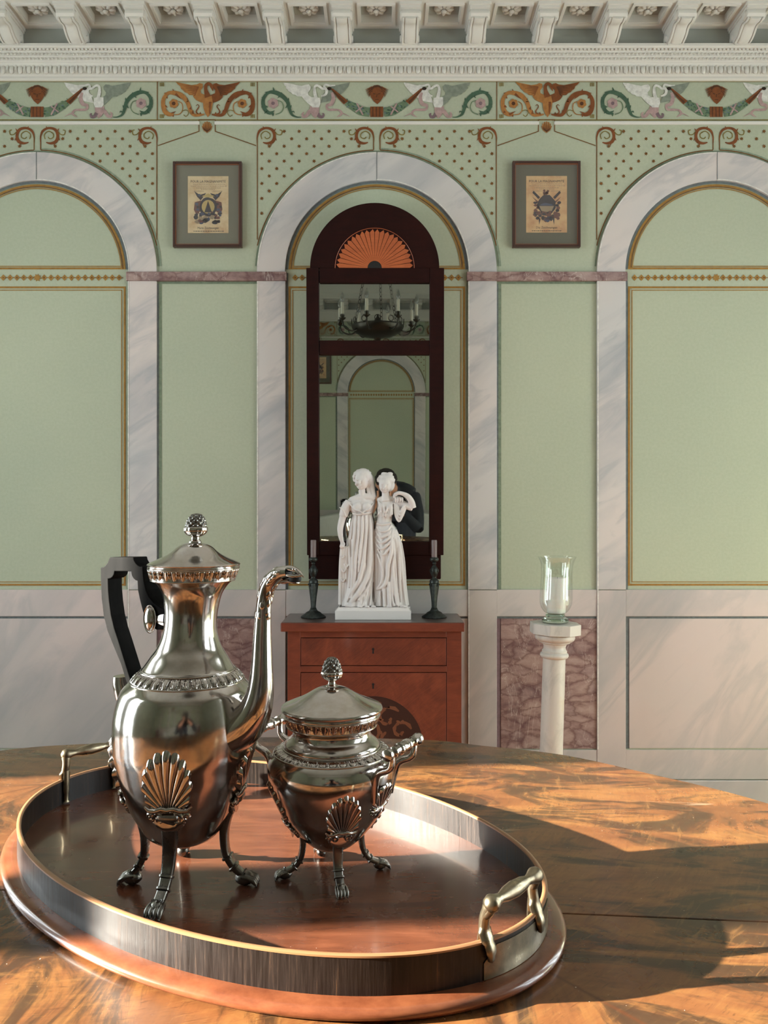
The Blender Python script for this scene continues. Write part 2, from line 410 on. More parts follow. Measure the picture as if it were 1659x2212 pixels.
def frieze(p):
    rs = random.Random(5)
    x0, x1 = WXi(XL), WXi(XR)
    for y, w in ((176.5, 2), (259.5, 2.2)): p.line([(x0, y), (x1, y)], w, 'olive', 1)
    for cx in NARROW:
        for x in (cx-107.5, cx+108.5): p.line([(x, 176), (x, 259)], 1.8, 'golddk', 1)
        # gold swan
        for m in (1, -1):
            h = lambda pts: [(cx+2+m*(a-825)/6.9125, 160+b/6.9125) for a, b in pts]
            col = 'tan' if m == 1 else 'brown'
            p.poly(h([(345,122),(480,150),(580,170),(660,160),(700,138),(745,150),(750,200),(715,250),(720,290),(790,320),(770,440),(700,418),(650,395),(610,350),(600,320),(545,318),(520,290),(480,275),(450,240),(425,225),(410,185),(375,160)]), col, 3)
            for k in range(7):
                a = h([(690-k*8, 200+k*18)])[0]; b = h([(430+k*30, 165+k*28)])[0]
                p.line([a, b], [2.4, 0.6], 'brown' if m == 1 else 'umber', 4)
            p.curve(h([(330,610),(400,600),(445,540),(440,450),(385,410)]), [2,2,2,2,1.5], 'tan', 2)
            p.curve(h([(430,560),(500,540),(535,580),(500,635),(460,610)]), 1.6, 'olive', 2)
            p.curve(h([(760,610),(680,600),(650,560),(690,490),(670,460),(645,480)]), [3,3,2.5,2,1.5,1], 'brown', 2)
            p.curve(h([(770,605),(690,620),(610,610),(560,540),(520,430),(440,330),(340,290),(230,290),(165,370),(155,470),(190,570),(260,610),(320,600)]), [3,5,7,8,9,10,10,7,8,9,10,8,2], 'tan' if m == 1 else 'brown', 3)
            for a, b, c, d in ((320,290,300,225),(240,290,165,290),(165,400,135,445),(190,560,165,590),(300,615,310,645),(430,325,415,275),(515,420,520,360),(600,600,600,540),(710,610,710,570),(560,530,575,490),(250,610,345,560),(180,480,220,500),(200,340,225,370),(340,300,430,380)):
                p.line(h([(a,b),((a+c)/2,(b+d)/2),(c,d)]), [5.5,3.5,0.6], 'brown', 3)
            fx, fy = h([(315,445)])[0]
            for k in range(6): p.disc(fx+5.6*cos(k*PI/3+0.3), fy+5.6*sin(k*PI/3+0.3), 4.8, 'tan', 4, 9)
            p.disc(fx, fy, 4.2, 'umber', 5, 8)
            for yy in (183, 251.5):
                q = cx-99*m+ (2 if m > 0 else 0)
                for i in range(3): p.line([(q-4+i*3.4, yy-4), (q-4+i*3.4, yy+4)], 2, 'olive', 2)
        hb = lambda pts: [(cx+2+(a-825)/6.9125, 160+b/6.9125) for a, b in pts]
        p.poly(hb([(770,330),(880,330),(898,430),(885,520),(860,600),(825,652),(790,600),(760,520),(752,440)]), 'tan', 5)
        p.line(hb([(860,420),(850,600)]), [6,2], 'brown', 6)
        p.curve(hb([(825,350),(795,250),(795,180),(825,150),(860,160),(885,200),(900,260)]), [14,8,7,6,6,7,1], 'brown', 6)
    for cx in ARCH:
        rinceau(p, cx-224, 1, 'green', 'greenlt', 'pink'); rinceau(p, cx+224, -1, 'green', 'greenlt', 'pink')
        swan(p, cx-131, 1); swan(p, cx+131, -1, w1='greywing', w2='white')
        for m in (1, -1):                                  # garland of leaves
            q = [(cx-m*66, 222), (cx-m*50, 231), (cx-m*33, 240), (cx-m*16, 243)]
            p.curve(q, [12, 17, 20, 20], 'greenlt', 2)
            for k in range(46):
                t = rs.random(); i = min(2, int(t*3)); u = t*3-i
                x = q[i][0]*(1-u)+q[i+1][0]*u; y = q[i][1]*(1-u)+q[i+1][1]*u+rs.uniform(-9.5, 9.5)
                a = rs.uniform(0, PI)
                p.line([(x-4*cos(a), y-2.5*sin(a)), (x, y), (x+4*cos(a), y+2.5*sin(a))], [0.4, 3.0, 0.4], rs.choice(['green', 'green', 'greenlt', 'blue']), 3)
            p.line([(cx-m*43, 224), (cx-m*30, 249)], 3.4, 'pink', 5); p.line([(cx-m*30, 230), (cx-m*46, 243)], 2.8, 'pink', 5)
        # basket and mask
        p.poly([(cx-14, 231), (cx+13.5, 231), (cx+13.5, 253.5), (cx-14, 253.5)], 'brown', 4)
        for k in (-8.5, -1, 6.5): p.line([(cx+k, 231.5), (cx+k, 253)], 2.2, 'umber', 5)
        p.poly([(cx-13,190),(cx-6,185),(cx+2,184),(cx+11,188),(cx+15,198),(cx+14,210),(cx+8,219),(cx+1,226),(cx-7,219),(cx-13,210),(cx-15,199)], 'brown', 4)
        for k in range(7):
            for m in (1, -1):
                p.line([(cx+m*10, 189+k*1.8), (cx+m*(25-k*1.1), 195+k*2.6)], [4, 0.6], 'umber' if k % 2 else 'brown', 5)
        p.curve([(cx-12,194),(cx-5,188),(cx+4,187),(cx+12,193)], 4, 'umber', 6)
        for m in (1, -1): p.line([(cx+m*3, 204), (cx+m*8, 203)], 2, 'umber', 6)
        p.line([(cx+0.5, 204), (cx-0.5, 211)], 1.6, 'umber', 6); p.line([(cx-4, 216), (cx+4, 216)], 1.6, 'umber', 6)

def WXi(X): return X*SW+829.5

def spandrels(p):
    for cx in ARCH:
        for m in (1, -1):
            f = lambda a, b: (cx+m*a, b)
            p.line([f(7, 324), f(7, 300), f(8, 290)], [2, 2, 3], 'golddk', 1)
            xo = 258
            p.line([f(xo, 518), f(xo, 300)], 1.9, 'golddk', 1)
            # arc line
            Rr = 264.5; a0 = math.degrees(math.acos(min(1, xo/Rr)))
            pts = [(cx+m*Rr*cos(R(a)), 589-Rr*sin(R(a))) for a in np.linspace(max(a0, 12.5), 88.4, 50)]
            p.line(pts, 2.1, 'golddk', 1)
            volute(p, cx+m*7, 276, m); volute(p, cx+m*258, 276, -m)
            row = 0; y = 284.0
            while y < 520:
                k = 0; st = 32.3
                x = xo-9.5-(st/2 if row % 2 == 0 else 0)
                while x > 10:
                    d = math.hypot(x, 589-y)
                    if d > 275 and not (y < 316 and (x > xo-50 or x < 50) and not (row == 0 and 52 < x < xo-52)):
                        p.star(cx+m*x, y, 4.6, 'golddk', 1)
                    x -= st
                y += 16.1; row += 1
    for cx in NARROW:
        for m in (1, -1):
            p.line([(cx+m*106, 315), (cx+m*17.5, 284), (cx+m*17.5, 259), (cx, 259)], 1.8, 'golddk', 2)
        # little shell
        for k in range(-3, 4):
            a = R(90+k*27); tx, ty = cx+9.5*cos(a), 275.5-11*sin(a)
            p.curve([(cx+k*.5, 287), (cx+(tx-cx)*.75+k*.3, 281-(275.5-ty)*.3), (tx, ty)], [2.2, 4.2, 3.0], 'tan', 3); p.disc(tx, ty, 1.9, 'tan', 3, 8)
            p.curve([(cx+k*.5, 286), (cx+(tx-cx)*.75+k*.3, 281-(275.5-ty)*.3), (tx, ty+1)], [.6, 1.4, .5], 'umber', 4)

def wall_decor(Wl, full=True):
    p = Paint(); frieze(p); p.build('painted_frieze', Wl)
    p = Paint(); spandrels(p); p.build('painted_spandrel', Wl, 'stuff')
    p = Paint()                                           # gold lining inside the arches
    for cx in ARCH:
        for r, w, c in ((188.5, 4.2, 'gold'), (185.0, 2.0, 'golddk'), (181.6, 2.0, 'gold')): p.arc(cx, 589, r, 2.5, 177.5, w, c, 1)
        for r, y, w, c in ((188.5, 580, 4.2, 'gold'), (183, 575.5, 2, 'gold')): p.line([(cx-r, y), (cx+r, y)], w, c, 1)
        for m in (1, -1):
            for r, w in ((188.5, 4.2), (182, 2)): p.line([(cx+m*r, 582), (cx+m*r, 586-8)], w, 'gold', 1)
        for r, t, b, w in ((188.5, 621, 1263, 4.2), (182, 627, 1257, 1.8)):
            p.line([(cx-r, t), (cx+r, t), (cx+r, b), (cx-r, b)], w, 'gold', 1, closed=True)
        for i in range(-12, 13):
            x = cx+i*14.7
            if i == 0:
                p.star(x, 600, 9, 'gold', 1, k=8, q=0.6); continue
            p.poly([(x-6.2, 600), (x, 593), (x+6.2, 600), (x, 607)], 'gold', 1); p.line([(x+6, 600), (x+8.8, 600)], 1.6, 'golddk', 1)
            p.disc(x, 600, 1.8, 'golddk', 2, 6)
    p.build('gold_lining', Wl, 'stuff')
    # relief: arches, pilasters, rails
    for cx in ARCH:
        mb = MB(); o = archpoly(cx, 589, 258.5, 48); i_ = archpoly(cx, 589, 197.5, 48)
        poly = o+list(reversed(i_))
        n = len(o)
        for a, b in ((0, n//2+1), (n//2, n)):
            q = o[a:b]+list(reversed(i_[a:b]))
            MB().prism(q, lambda u, v, w: (WX(u), YF-w, WZ(v)), 0.010).build('archivolt', MARB, Wl, bevel=0.0015)
        for m in (1, -1):
            mb = MB(); a, b = sorted((cx+m*196.5, cx+m*258.5)); wallbox(mb, a, b, 608, 1273, 0, 0.010); mb.build('pilaster', MARB, Wl, bevel=0.0015)
            mb = MB(); wallbox(mb, a, b, 1274.5, 1700, 0, 0.010); mb.build('pilaster', MARB2, Wl, bevel=0.0015)
        # dado between the pilasters of one arch
        a, b = cx-196.5, cx+196.5
        mb = MB(); wallbox(mb, a, b, 1273.5, 1331, 0, 0.008); mb.build('dado_rail', MARB2, Wl, bevel=0.0015)
        mb = MB(); wallbox(mb, a+8, b, 1336, 1616, 0, 0.004); mb.build('dado_panel', MARB2, Wl, bevel=0.0015)
        mb = MB(); wallbox(mb, a, b, 1619, 1682, 0, 0.008); mb.build('dado_base', MARB2, Wl, bevel=0.0015)
    for cx in NARROW:
        a, b = cx-108, cx+108.5
        mb = MB(); wallbox(mb, a-65, b+64, 589, 608.5, 0, 0.016); mb.build('impost_band', BREC, Wl, bevel=0.002)
        mb = MB(); wallbox(mb, a, b, 1273.5, 1331, 0, 0.008); mb.build('dado_rail', MARB2, Wl, bevel=0.0015)
        mb = MB(); wallbox(mb, a+9, b, 1336, 1617, 0, 0.004); mb.build('dado_panel', BREC, Wl, bevel=0.0015)
        mb = MB(); wallbox(mb, a, b, 1619, 1682, 0, 0.008); mb.build('dado_base', MARB2, Wl, bevel=0.0015)
    # painted edge lines (the trompe l'oeil outlines are paint on the real wall)
    p = Paint(); p.off = 0.0013
    for cx in ARCH:
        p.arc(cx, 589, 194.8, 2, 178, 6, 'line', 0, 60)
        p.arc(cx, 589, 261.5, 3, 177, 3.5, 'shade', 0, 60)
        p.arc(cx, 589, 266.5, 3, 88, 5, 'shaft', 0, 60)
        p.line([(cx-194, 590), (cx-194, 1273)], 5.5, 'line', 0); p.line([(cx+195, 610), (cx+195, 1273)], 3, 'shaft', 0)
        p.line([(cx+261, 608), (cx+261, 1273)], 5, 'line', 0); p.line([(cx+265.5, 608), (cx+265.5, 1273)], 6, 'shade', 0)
        p.line([(cx-196, 1333.5), (cx+196, 1333.5)], 5, 'line', 0); p.line([(cx-192, 1336), (cx-192, 1617)], 9, 'line', 0)
    for cx in NARROW:
        p.line([(cx-170, 611), (cx+170, 611)], 5, 'shade', 0)
        p.line([(cx-107, 1333.5), (cx+108, 1333.5)], 5, 'line', 0); p.line([(cx-103, 1336), (cx-103, 1617)], 9, 'mauve', 0)
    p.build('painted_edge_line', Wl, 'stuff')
    p = Paint(); p.off = 0.0109
    for cx in ARCH:
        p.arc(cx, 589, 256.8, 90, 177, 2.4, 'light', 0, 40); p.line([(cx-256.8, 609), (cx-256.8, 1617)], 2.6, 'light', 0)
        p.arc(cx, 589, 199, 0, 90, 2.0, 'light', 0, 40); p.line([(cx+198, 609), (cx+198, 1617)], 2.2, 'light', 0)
        p.line([(cx, 331), (cx, 390)], 1.2, 'line', 1)
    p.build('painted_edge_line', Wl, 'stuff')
    # thin white string moulding under the frieze, interrupted by the shell boxes
    xs = [WXi(XL)]+[v for c in NARROW for v in (c-16.5, c+16.5)]+[WXi(XR)]
    for a, b in zip(xs[::2], xs[1::2]):
        mb = MB(); wallbox(mb, a, b, 263, 270, 0, 0.006); mb.build('string_moulding', PLAST, Wl, bevel=0.0015)

def make_cornice(root, detail=True):
    """plaster cornice; profile in (d, z) swept along the wall"""
    X0, X1 = XL, XR
    prof = [(0,2.900),(0.010,2.900),(0.014,2.905),(0.014,2.913),(0.016,2.915),(0.022,2.922),(0.030,2.936),(0.034,2.950),(0.037,2.954),(0.037,2.958),
            (0.041,2.960),(0.043,2.970),(0.047,2.974),(0.049,2.986),(0.052,2.990),(0.054,2.998),(0.062,3.000),(0.066,3.004),(0.066,3.014),(0.030,3.014),(0.030,3.10),(0,3.10)]
    mb = MB(); vs = [(X0, YF-d, z) for d, z in prof]+[(X1, YF-d, z) for d, z in prof]; n = len(prof)
    mb.add(vs, [(i, i+1, i+1+n, i+n) for i in range(n-1)]); mb.build('bed_moulding', PLAST, root, smooth=25, recalc=False)
    MB().box(X0, X1, YF-0.0315, YF-0.03, 3.014, 3.092).build('fascia', PLASTG, root)
    prof = [(0.245,3.088),(0.262,3.088),(0.262,3.14),(0.270,3.146),(0.285,3.17),(0.295,3.20),(0.30,3.24),(0.03,3.24),(0.03,3.13),(0.245,3.13),(0.245,3.088)]
    mb = MB(); vs = [(X0, YF-d, z) for d, z in prof]+[(X1, YF-d, z) for d, z in prof]; n = len(prof)
    mb.add(vs, [(i, i+1, i+1+n, i+n) for i in range(n-1)]); mb.build('corona', PLAST, root, smooth=25)
    # modillion
    pf = [(.03,3.092),(.03,3.012),(.066,3.012),(.070,3.016),(.088,3.018),(.104,3.024),(.118,3.034),(.130,3.043),(.142,3.046),(.156,3.042),(.170,3.040),(.184,3.044),(.192,3.053),(.192,3.064),(.186,3.072),(.186,3.092)]
    mb = MB(); hw = 0.033
    mb.prism(pf, lambda u, v, w: (w-hw, -u, v), 2*hw)
    mb.box(-0.041, 0.041, -0.205, -0.03, 3.079, 3.092); mb.box(-0.037, 0.037, -0.198, -0.03, 3.070, 3.079)
    for m in (1, -1):                                    # side scrolls
        mb.tube([(m*hw, -0.166, 3.058), (m*(hw+0.006), -0.166, 3.058)], [0.017, 0.014], 14)
        mb.tube([(m*hw, -0.052, 3.035), (m*(hw+0.005), -0.052, 3.035)], [0.016, 0.013], 14)
    path = [(0, -u, v-0.001) for u, v in [(.060,3.013),(.088,3.016),(.108,3.025),(.126,3.039),(.145,3.043),(.166,3.038),(.186,3.042)]]
    mb.tube(catmull(path, 3), [(0.022+0.0*i, 0.007) for i in range(19)], 10, up=(1,0,0))
    for m in (1, -1): mb.tube(catmull([(m*0.027, y, z-0.001) for _, y, z in path], 3), 0.004, 6)
    mb.box(-0.030, 0.030, -0.072, -0.055, 3.006, 3.014)
    mod = mb.mesh('modillion', PLAST, 40)
    # coffer frame between two modillions, with a recess
    sp = 0.2655; mb = MB(); z0 = 3.090; a = 0.12855
    ow, d0, d1 = 0.062, 0.070, 0.182
    mb.box(-a, a, -d0, -0.03, z0, z0+0.012); mb.box(-a, a, -0.250, -d1, z0, z0+0.012)
    mb.box(-a, -ow, -d1, -d0, z0, z0+0.012); mb.box(ow, a, -d1, -d0, z0, z0+0.012)
    for k, (g, h) in enumerate(((0.010, 0.006), )):
        mb.box(-ow-g, ow+g, -d0, -d0+g, z0-h, z0); mb.box(-ow-g, ow+g, -d1-g, -d1, z0-h, z0)
        mb.box(-ow-g, -ow, -d1, -d0, z0-h, z0); mb.box(ow, ow+g, -d1, -d0, z0-h, z0)
    mb.box(-ow, ow, -d0-0.003, -d0, z0, z0+0.034); mb.box(-ow, ow, -d1, -d1+0.003, z0, z0+0.034)
    mb.box(-ow, -ow+0.003, -d1, -d0, z0, z0+0.034); mb.box(ow-0.003, ow, -d1, -d0, z0, z0+0.034)
    cof = mb.mesh('coffer', PLAST)
    mb = MB().box(-ow, ow, -d1, -d0, z0+0.030, z0+0.036); cofb = mb.mesh('coffer_ground', PLASTG)
    mb = MB()
    for k in range(8):
        t = k*PI/4; M = Matrix.Rotation(t, 3, 'Z'); c = M @ Vector((0.022, 0, 0))
        mb.ball((c.x, c.y-0.122, z0+0.020), (0.017, 0.0085, 0.008), 8, 5, M=M)
    mb.lathe([(0.036, z0+0.030), (0.037, z0+0.022), (0.030, z0+0.020), (0.0, z0+0.020)], (0, -0.122, 0), 20, cap=False)
    mb.ball((0, -0.122, z0+0.011), (0.011, 0.011, 0.007), 10, 6)
    ros = mb.mesh('rosette', PLAST, 50)
    xc = WX(885)/1.0
    k = -10
    xc = (885-829.5)/FPX*(YF-0.07)
    for k in range(-11, 12):
        x = xc+k*sp*0.985*0.983
        if XL+0.06 < x < XR-0.06: inst('modillion', mod, root, (x, YF, 0))
        x2 = x+sp*0.985*0.983/2
        if XL+0.05 < x2 < XR-0.05:
            inst('coffer', cof, root, (x2, YF, 0)); inst('coffer_ground', cofb, root, (x2, YF, 0)); inst('rosette', ros, root, (x2, YF, 0))
    if detail:
        egg = MB().ball((0, 0, 0), (0.0110, 0.010, 0.0235), 10, 7, M=Matrix.Rotation(R(-22), 3, 'X'))
        egg = egg.mesh('egg', PLAST, 180)
        mb = MB()
        for m in (-1, 0, 1):
            mb.tube([(m*0.0005, -0.001, 0.018), (m*0.003, -0.007, -0.006), (m*0.0055, -0.003, -0.021)], [0.0022, 0.0022, 0.0006], 5)
        dart = mb.mesh('dart', PLAST, 60)
        x = xc; st = 0.0338; n = int((XR-0.03-xc)/st); n2 = int((xc-XL-0.03)/st)
        for i in range(-n2, n+1):
            inst('egg', egg, root, (xc+i*st, YF-0.0285, 2.933))
            if i < n: inst('dart', dart, root, (xc+(i+0.5)*st, YF-0.0300, 2.933))
        mb = MB(); st = 0.0150; n = int((XR-XL-0.04)/st)
        for i in range(n):
            x = XL+0.02+i*st
            for zz, d, w, h in ((2.966, 0.044, 0.0048, 0.0055), (2.981, 0.050, 0.0052, 0.006)):
                xx = x+(st/2 if zz > 2.97 else 0)
                mb.add([(xx-w, YF-d, zz), (xx, YF-d, zz+h), (xx+w, YF-d, zz), (xx, YF-d, zz-h), (xx, YF-d-0.006, zz-0.001)], [(0,1,4),(1,2,4),(2,3,4),(3,0,4)])
            mb.box(x-0.0042, x+0.0042, YF-0.059, YF-0.052, 2.9915, 2.9985)
        o = mb.build('bead_moulding', PLAST, root); o['kind'] = 'stuff'

FAR = MB().box(XL-0.2, XR+0.2, YF, YF+0.2, 0, HZ).build('wall_back', GREEN)
tag(FAR, 'green wall painted with marble arches gold lines and a swan frieze', None, None, 'structure')
wall_decor(FAR)
COR = bpy.data.objects.new('trim_1', None); COL.objects.link(COR); COR['_o'] = (0, 0, 0)
tag(COR, 'white plaster cornice with brackets and flower coffers on the far wall', None, None, 'structure')
make_cornice(COR)
b = MB().box(XL, XR, YF-0.014, YF, 0, WZ(1684)).build('baseboard_back', MARB2, bevel=0.003); tag(b, 'grey painted marble plinth along the foot of the far wall', None, None, 'structure')
# wall behind the camera: same decoration turned round (seen in the mirror)
NEAR = copy_tree(FAR); NEAR.name = 'wall_front'; NEAR['label'] = 'matching painted wall behind the camera seen in the mirror'
NEAR.rotation_euler = (0, 0, PI); NEAR.location = (2*WX(814), YF+YB, 0)
CR2 = bpy.data.objects.new('trim_2', None); COL.objects.link(CR2); CR2['_o'] = (0, 0, 0)
tag(CR2, 'matching plaster cornice behind the camera seen in the upper mirror pane', None, None, 'structure')
for ch in COR.children:
    if ch.name.split('.')[0] in ('egg', 'dart', 'bead_moulding'): continue
    c = ch.copy(); COL.objects.link(c); c.parent = CR2
CR2.rotation_euler = (0, 0, PI); CR2.location = (2*WX(814), YF+YB, 0)
# ================================================================== materials of the objects
TZ = 0.82; FZ = TZ+0.012                                # table top, tray floor
def m_silver(name, tint=(0.545,0.515,0.49), r0=0.07, r1=0.22, bump=0.0):
    m = mat(name, tint+(1,), 0.2, 1.0); g = N(m); v = g.co()
    n1 = g.noise(v, 22, 5, 0.65); n2 = g.noise(v, 260, 3, 0.7)
    g.set('Base Color', g.mix(g.ramp(n1, [(0.42, 0), (0.68, 0.75)]), tint+(1,), (tint[0]*0.55, tint[1]*0.50, tint[2]*0.45, 1)))
    g.set('Roughness', g.ramp(n1, [(0.3, r0), (0.75, r1)]))
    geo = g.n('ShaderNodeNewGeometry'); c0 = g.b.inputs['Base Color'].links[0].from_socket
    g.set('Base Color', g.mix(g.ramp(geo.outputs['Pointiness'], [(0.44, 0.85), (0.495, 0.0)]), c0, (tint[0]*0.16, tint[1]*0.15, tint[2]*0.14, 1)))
    if bump: g.bump(n2, bump, 0.0006)
    return m
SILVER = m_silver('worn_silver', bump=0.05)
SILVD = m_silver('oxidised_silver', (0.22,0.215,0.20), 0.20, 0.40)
EBONY = mat('ebonised_wood', C(38,36,36), 0.65, spec=0.03)
g = N(EBONY); g.set('Base Color', g.ramp(g.noise(g.co(scale=(1,1,0.2)), 90, 4, 0.6), [(0.3, C(9,9,9)), (0.7, C(24,23,23))]))
BLACK = mat('black_and_hollow_shade', C(8,7,6), 0.7)  # plain black; in the spout and beak it paints in the shade
BRASS = mat('tarnished_brass', (0.36,0.27,0.16,1), 0.32, 1.0)
g = N(BRASS); n1 = g.noise(g.co(), 60, 4, 0.6); g.set('Roughness', g.ramp(n1, [(0.3, 0.25), (0.7, 0.42)])); g.set('Base Color', g.ramp(n1, [(0.3, (0.33,0.28,0.19,1)), (0.7, (0.14,0.115,0.08,1))]))

def m_table():
    m = mat('flame_mahogany_veneer', rough=0.3, coat=0.15, spec=0.4); g = N(m)
    tc = g.n('ShaderNodeTexCoord').outputs['Object']; cx, cyy = -0.17, 0.62
    sep = g.n('ShaderNodeSeparateXYZ', i_Vector=tc)
    x = g.math('SUBTRACT', sep.outputs[0], cx); y = g.math('SUBTRACT', sep.outputs[1], cyy)
    ang = g.math('ARCTAN2', y, x); rad = g.math('SQRT', g.math('ADD', g.math('MULTIPLY', x, x), g.math('MULTIPLY', y, y)))
    a8 = g.math('MULTIPLY', g.math('ADD', ang, PI+0.09), 8/(2*PI))
    sec = g.math('FLOOR', a8); fr = g.math('SUBTRACT', a8, sec)
    par = g.math('MODULO', sec, 2.0)
    fm = g.math('ABSOLUTE', g.math('SUBTRACT', par, fr))             # book-matched: mirror every other wedge
    u = g.math('MULTIPLY', fm, g.math('ADD', rad, 0.05)); cmb = g.n('ShaderNodeCombineXYZ', i_X=g.math('MULTIPLY', u, 1.0), i_Y=rad, i_Z=g.math('MULTIPLY', g.math('FLOOR', g.math('MULTIPLY', a8, 0.5)), 3.7))
    v = cmb.outputs[0]
    fig = g.noise(g.co(scale=(7.5, 3.0, 1), vec=v), 1.3, 5, 0.6, 0.9)
    fib = g.noise(g.co(scale=(5, 38, 1), rot=(0,0,R(24)), vec=v), 3.0, 6, 0.7, 0.8)
    fine = g.noise(g.co(scale=(30, 230, 1), rot=(0,0,R(20)), vec=v), 2.0, 3, 0.6, 0.3)
    c = g.ramp(fig, [(0.34, C(94,58,34)), (0.50, C(114,72,41)), (0.60, C(124,84,47)), (0.70, C(102,63,37))])
    dk = g.noise(g.co(scale=(9, 4.5, 1), loc=(0.3,0.1,0), vec=v), 1.15, 7, 0.68, 1.3)
    c = g.mix(g.ramp(dk, [(0.465, 0), (0.55, 0.8), (0.72, 0.97)]), c, C(48,36,26))
    c = g.mix(g.ramp(fib, [(0.30, 0.34), (0.50, 0.0)]), c, C(62,34,23)); c = g.mix(g.ramp(fib, [(0.55, 0.0), (0.72, 0.45)]), c, C(142,101,58))
    c = g.mix(g.ramp(fine, [(0.60, 0), (0.72, 0.5)]), c, C(50,28,18))
    jn = g.ramp(g.math('MULTIPLY', g.math('MINIMUM', fr, g.math('SUBTRACT', 1.0, fr)), rad), [(0.0, 0.8), (0.0012, 0)])
    c = g.mix(jn, c, C(80,44,24))
    # pale rubbed scratches
    sc1 = g.noise(g.co(scale=(2.2, 30, 1), rot=(0,0,R(8))), 1.6, 2, 0.5, 1.5)
    c = g.mix(g.ramp(sc1, [(0.735, 0), (0.76, 0.25), (0.79, 0)]), c, C(220,190,160))
    dust = g.noise(g.co(), 420, 1, 0.5); c = g.mix(g.ramp(dust, [(0.80, 0), (0.83, 0.9)]), c, C(226,214,200))
    g.set('Base Color', c); g.set('Roughness', g.ramp(g.noise(g.co(), 9, 4, 0.6), [(0.3, 0.22), (0.7, 0.36)]))
    g.bump(fine, 0.05, 0.0006); return m
TABLE = m_table()
TRAYF = mat('tray_mahogany', rough=0.22, coat=0.3); g = N(TRAYF); v = g.co(scale=(4, 26, 1), rot=(0,0,R(36)))
c = g.ramp(g.noise(v, 2.2, 7, 0.65, 0.8), [(0.3, C(74,41,29)), (0.52, C(97,56,38)), (0.72, C(114,69,48))])
c = g.mix(g.ramp(g.noise(g.co(scale=(6,8,1)), 1.3, 6, 0.65, 0.8), [(0.48, 0), (0.68, 0.7)]), c, C(63,36,26))
c = g.mix(g.ramp(g.noise(g.co(), 500, 1, 0.5), [(0.80, 0), (0.83, 0.8)]), c, C(220,205,190))
g.set('Base Color', c); g.set('Roughness', g.ramp(g.noise(g.co(), 11, 5, 0.6), [(0.3, 0.16), (0.7, 0.32)]))
RIMM = mat('dark_lacquered_rim', rough=0.36, coat=0.06, spec=0.35); g = N(RIMM)
v = g.co(scale=(120, 120, 5)); n1 = g.noise(v, 3.2, 5, 0.75); n2 = g.noise(g.co(), 7, 3, 0.5)
c = g.ramp(n1, [(0.35, C(16,12,10)), (0.55, C(27,20,17)), (0.70, C(52,36,25))]); c = g.mix(g.ramp(n1, [(0.66, 0), (0.74, 0.8)]), c, C(120,82,46))
g.set('Base Color', c); g.set('Roughness', g.ramp(n1, [(0.3, 0.26), (0.7, 0.5)])); g.bump(n1, 0.25, 0.0008)
FLNG = m_wood('tray_moulding_wood', C(84,43,26), C(106,58,36), C(124,73,46), 0.24, (3, 3, 1), coat=0.6)
STRG = mat('pale_stringing', C(140,100,68), 0.35, coat=0.3)

# ================================================================== table
TO = [(-.612,1.291),(-.45,1.335),(-.2,1.368),(.058,1.354),(.159,1.319),(.279,1.269),(.384,1.179),(.501,1.057),(.60,.86),(.64,.62),(.60,.36),(.46,.12),(.22,-.06),(-.08,-.13),(-.40,-.10),(-.70,.06),(-.90,.32),(-.98,.62),(-.94,.92),(-.80,1.15)]
TABO = thing('dining_table', (-.17, .62, 0), 'large oval dining table with flame figured orange brown veneer top', 'table')
def tabletop():
    out = [(v.x, v.y) for v in catmull([(a, b, 0) for a, b in TO], 8, True)]
    # joint between the two leaves: line through (.1626,.768) with slope -.086
    side = lambda p: p[1]-(0.768-0.086*(p[0]-0.1626))
    halves = {1: [], -1: []}; n = len(out); G = 0.0007
    for i in range(n):
        p, q = out[i], out[(i+1) % n]; sp_, sq_ = side(p), side(q)
        halves[1 if sp_ >= 0 else -1].append(p)
        if (sp_ >= 0) != (sq_ >= 0):
            t = sp_/(sp_-sq_); c = (p[0]+(q[0]-p[0])*t, p[1]+(q[1]-p[1])*t)
            halves[1].append(('c', c)); halves[-1].append(('c', c))
    for s in (1, -1):
        poly = [(a[1][0], a[1][1]+s*G) if a[0] == 'c' else a for a in halves[s]]
        MB().prism(poly, lambda u, v, w: (u, v, TZ-w), 0.026).build('table_leaf', TABLE, TABO, bevel=0.0012)
    mb = MB(); ring = [(-.17+(x+.17)*.86, .62+(y-.62)*.86) for x, y in out]
    mb.prism(ring, lambda u, v, w: (u, v, TZ-0.026-w), 0.07); mb.build('apron', FLNG, TABO)
    MB().lathe([(0.10,TZ-.10),(.06,TZ-.14),(.05,.45),(.085,.36),(.10,.28),(.06,.20),(.12,.17),(.30,.14),(.32,.05),(.31,0.0)], (-.17,.62,0), 24).build('pedestal', FLNG, TABO, smooth=40)
tabletop()

# ================================================================== tray
TC = Vector((-.134, .863, 0)); TA = R(-36); TU = Vector((cos(TA), sin(TA), 0)); TV = Vector((-sin(TA), cos(TA), 0)); TAa, TAb = .319, .199
def tell(off, t, z): return TC+TU*((TAa+off)*cos(t))+TV*((TAb+off)*sin(t))+Vector((0, 0, z))
def esweep(prof, n=160, a0=0, a1=2*PI, closed=True, pclosed=True, caps=False):
    vs = []; fs = []; N_ = n if closed else n+1; k = len(prof)
    for i in range(N_):
        t = a0+(a1-a0)*i/n
        vs += [tell(o, t, z) for o, z in prof]
    for i in range(n):
        j = (i+1) % N_
        for q in range(k if pclosed else k-1):
            q2 = (q+1) % k; fs.append((i*k+q, j*k+q, j*k+q2, i*k+q2))
    if caps: fs += [tuple(range(k)), tuple(reversed(range(n*k, n*k+k)))]
    return vs, fs
TRAY = thing('serving_tray', (TC.x, TC.y, TZ), 'oval mahogany gallery tray with dark rim and two brass handles', 'tray')
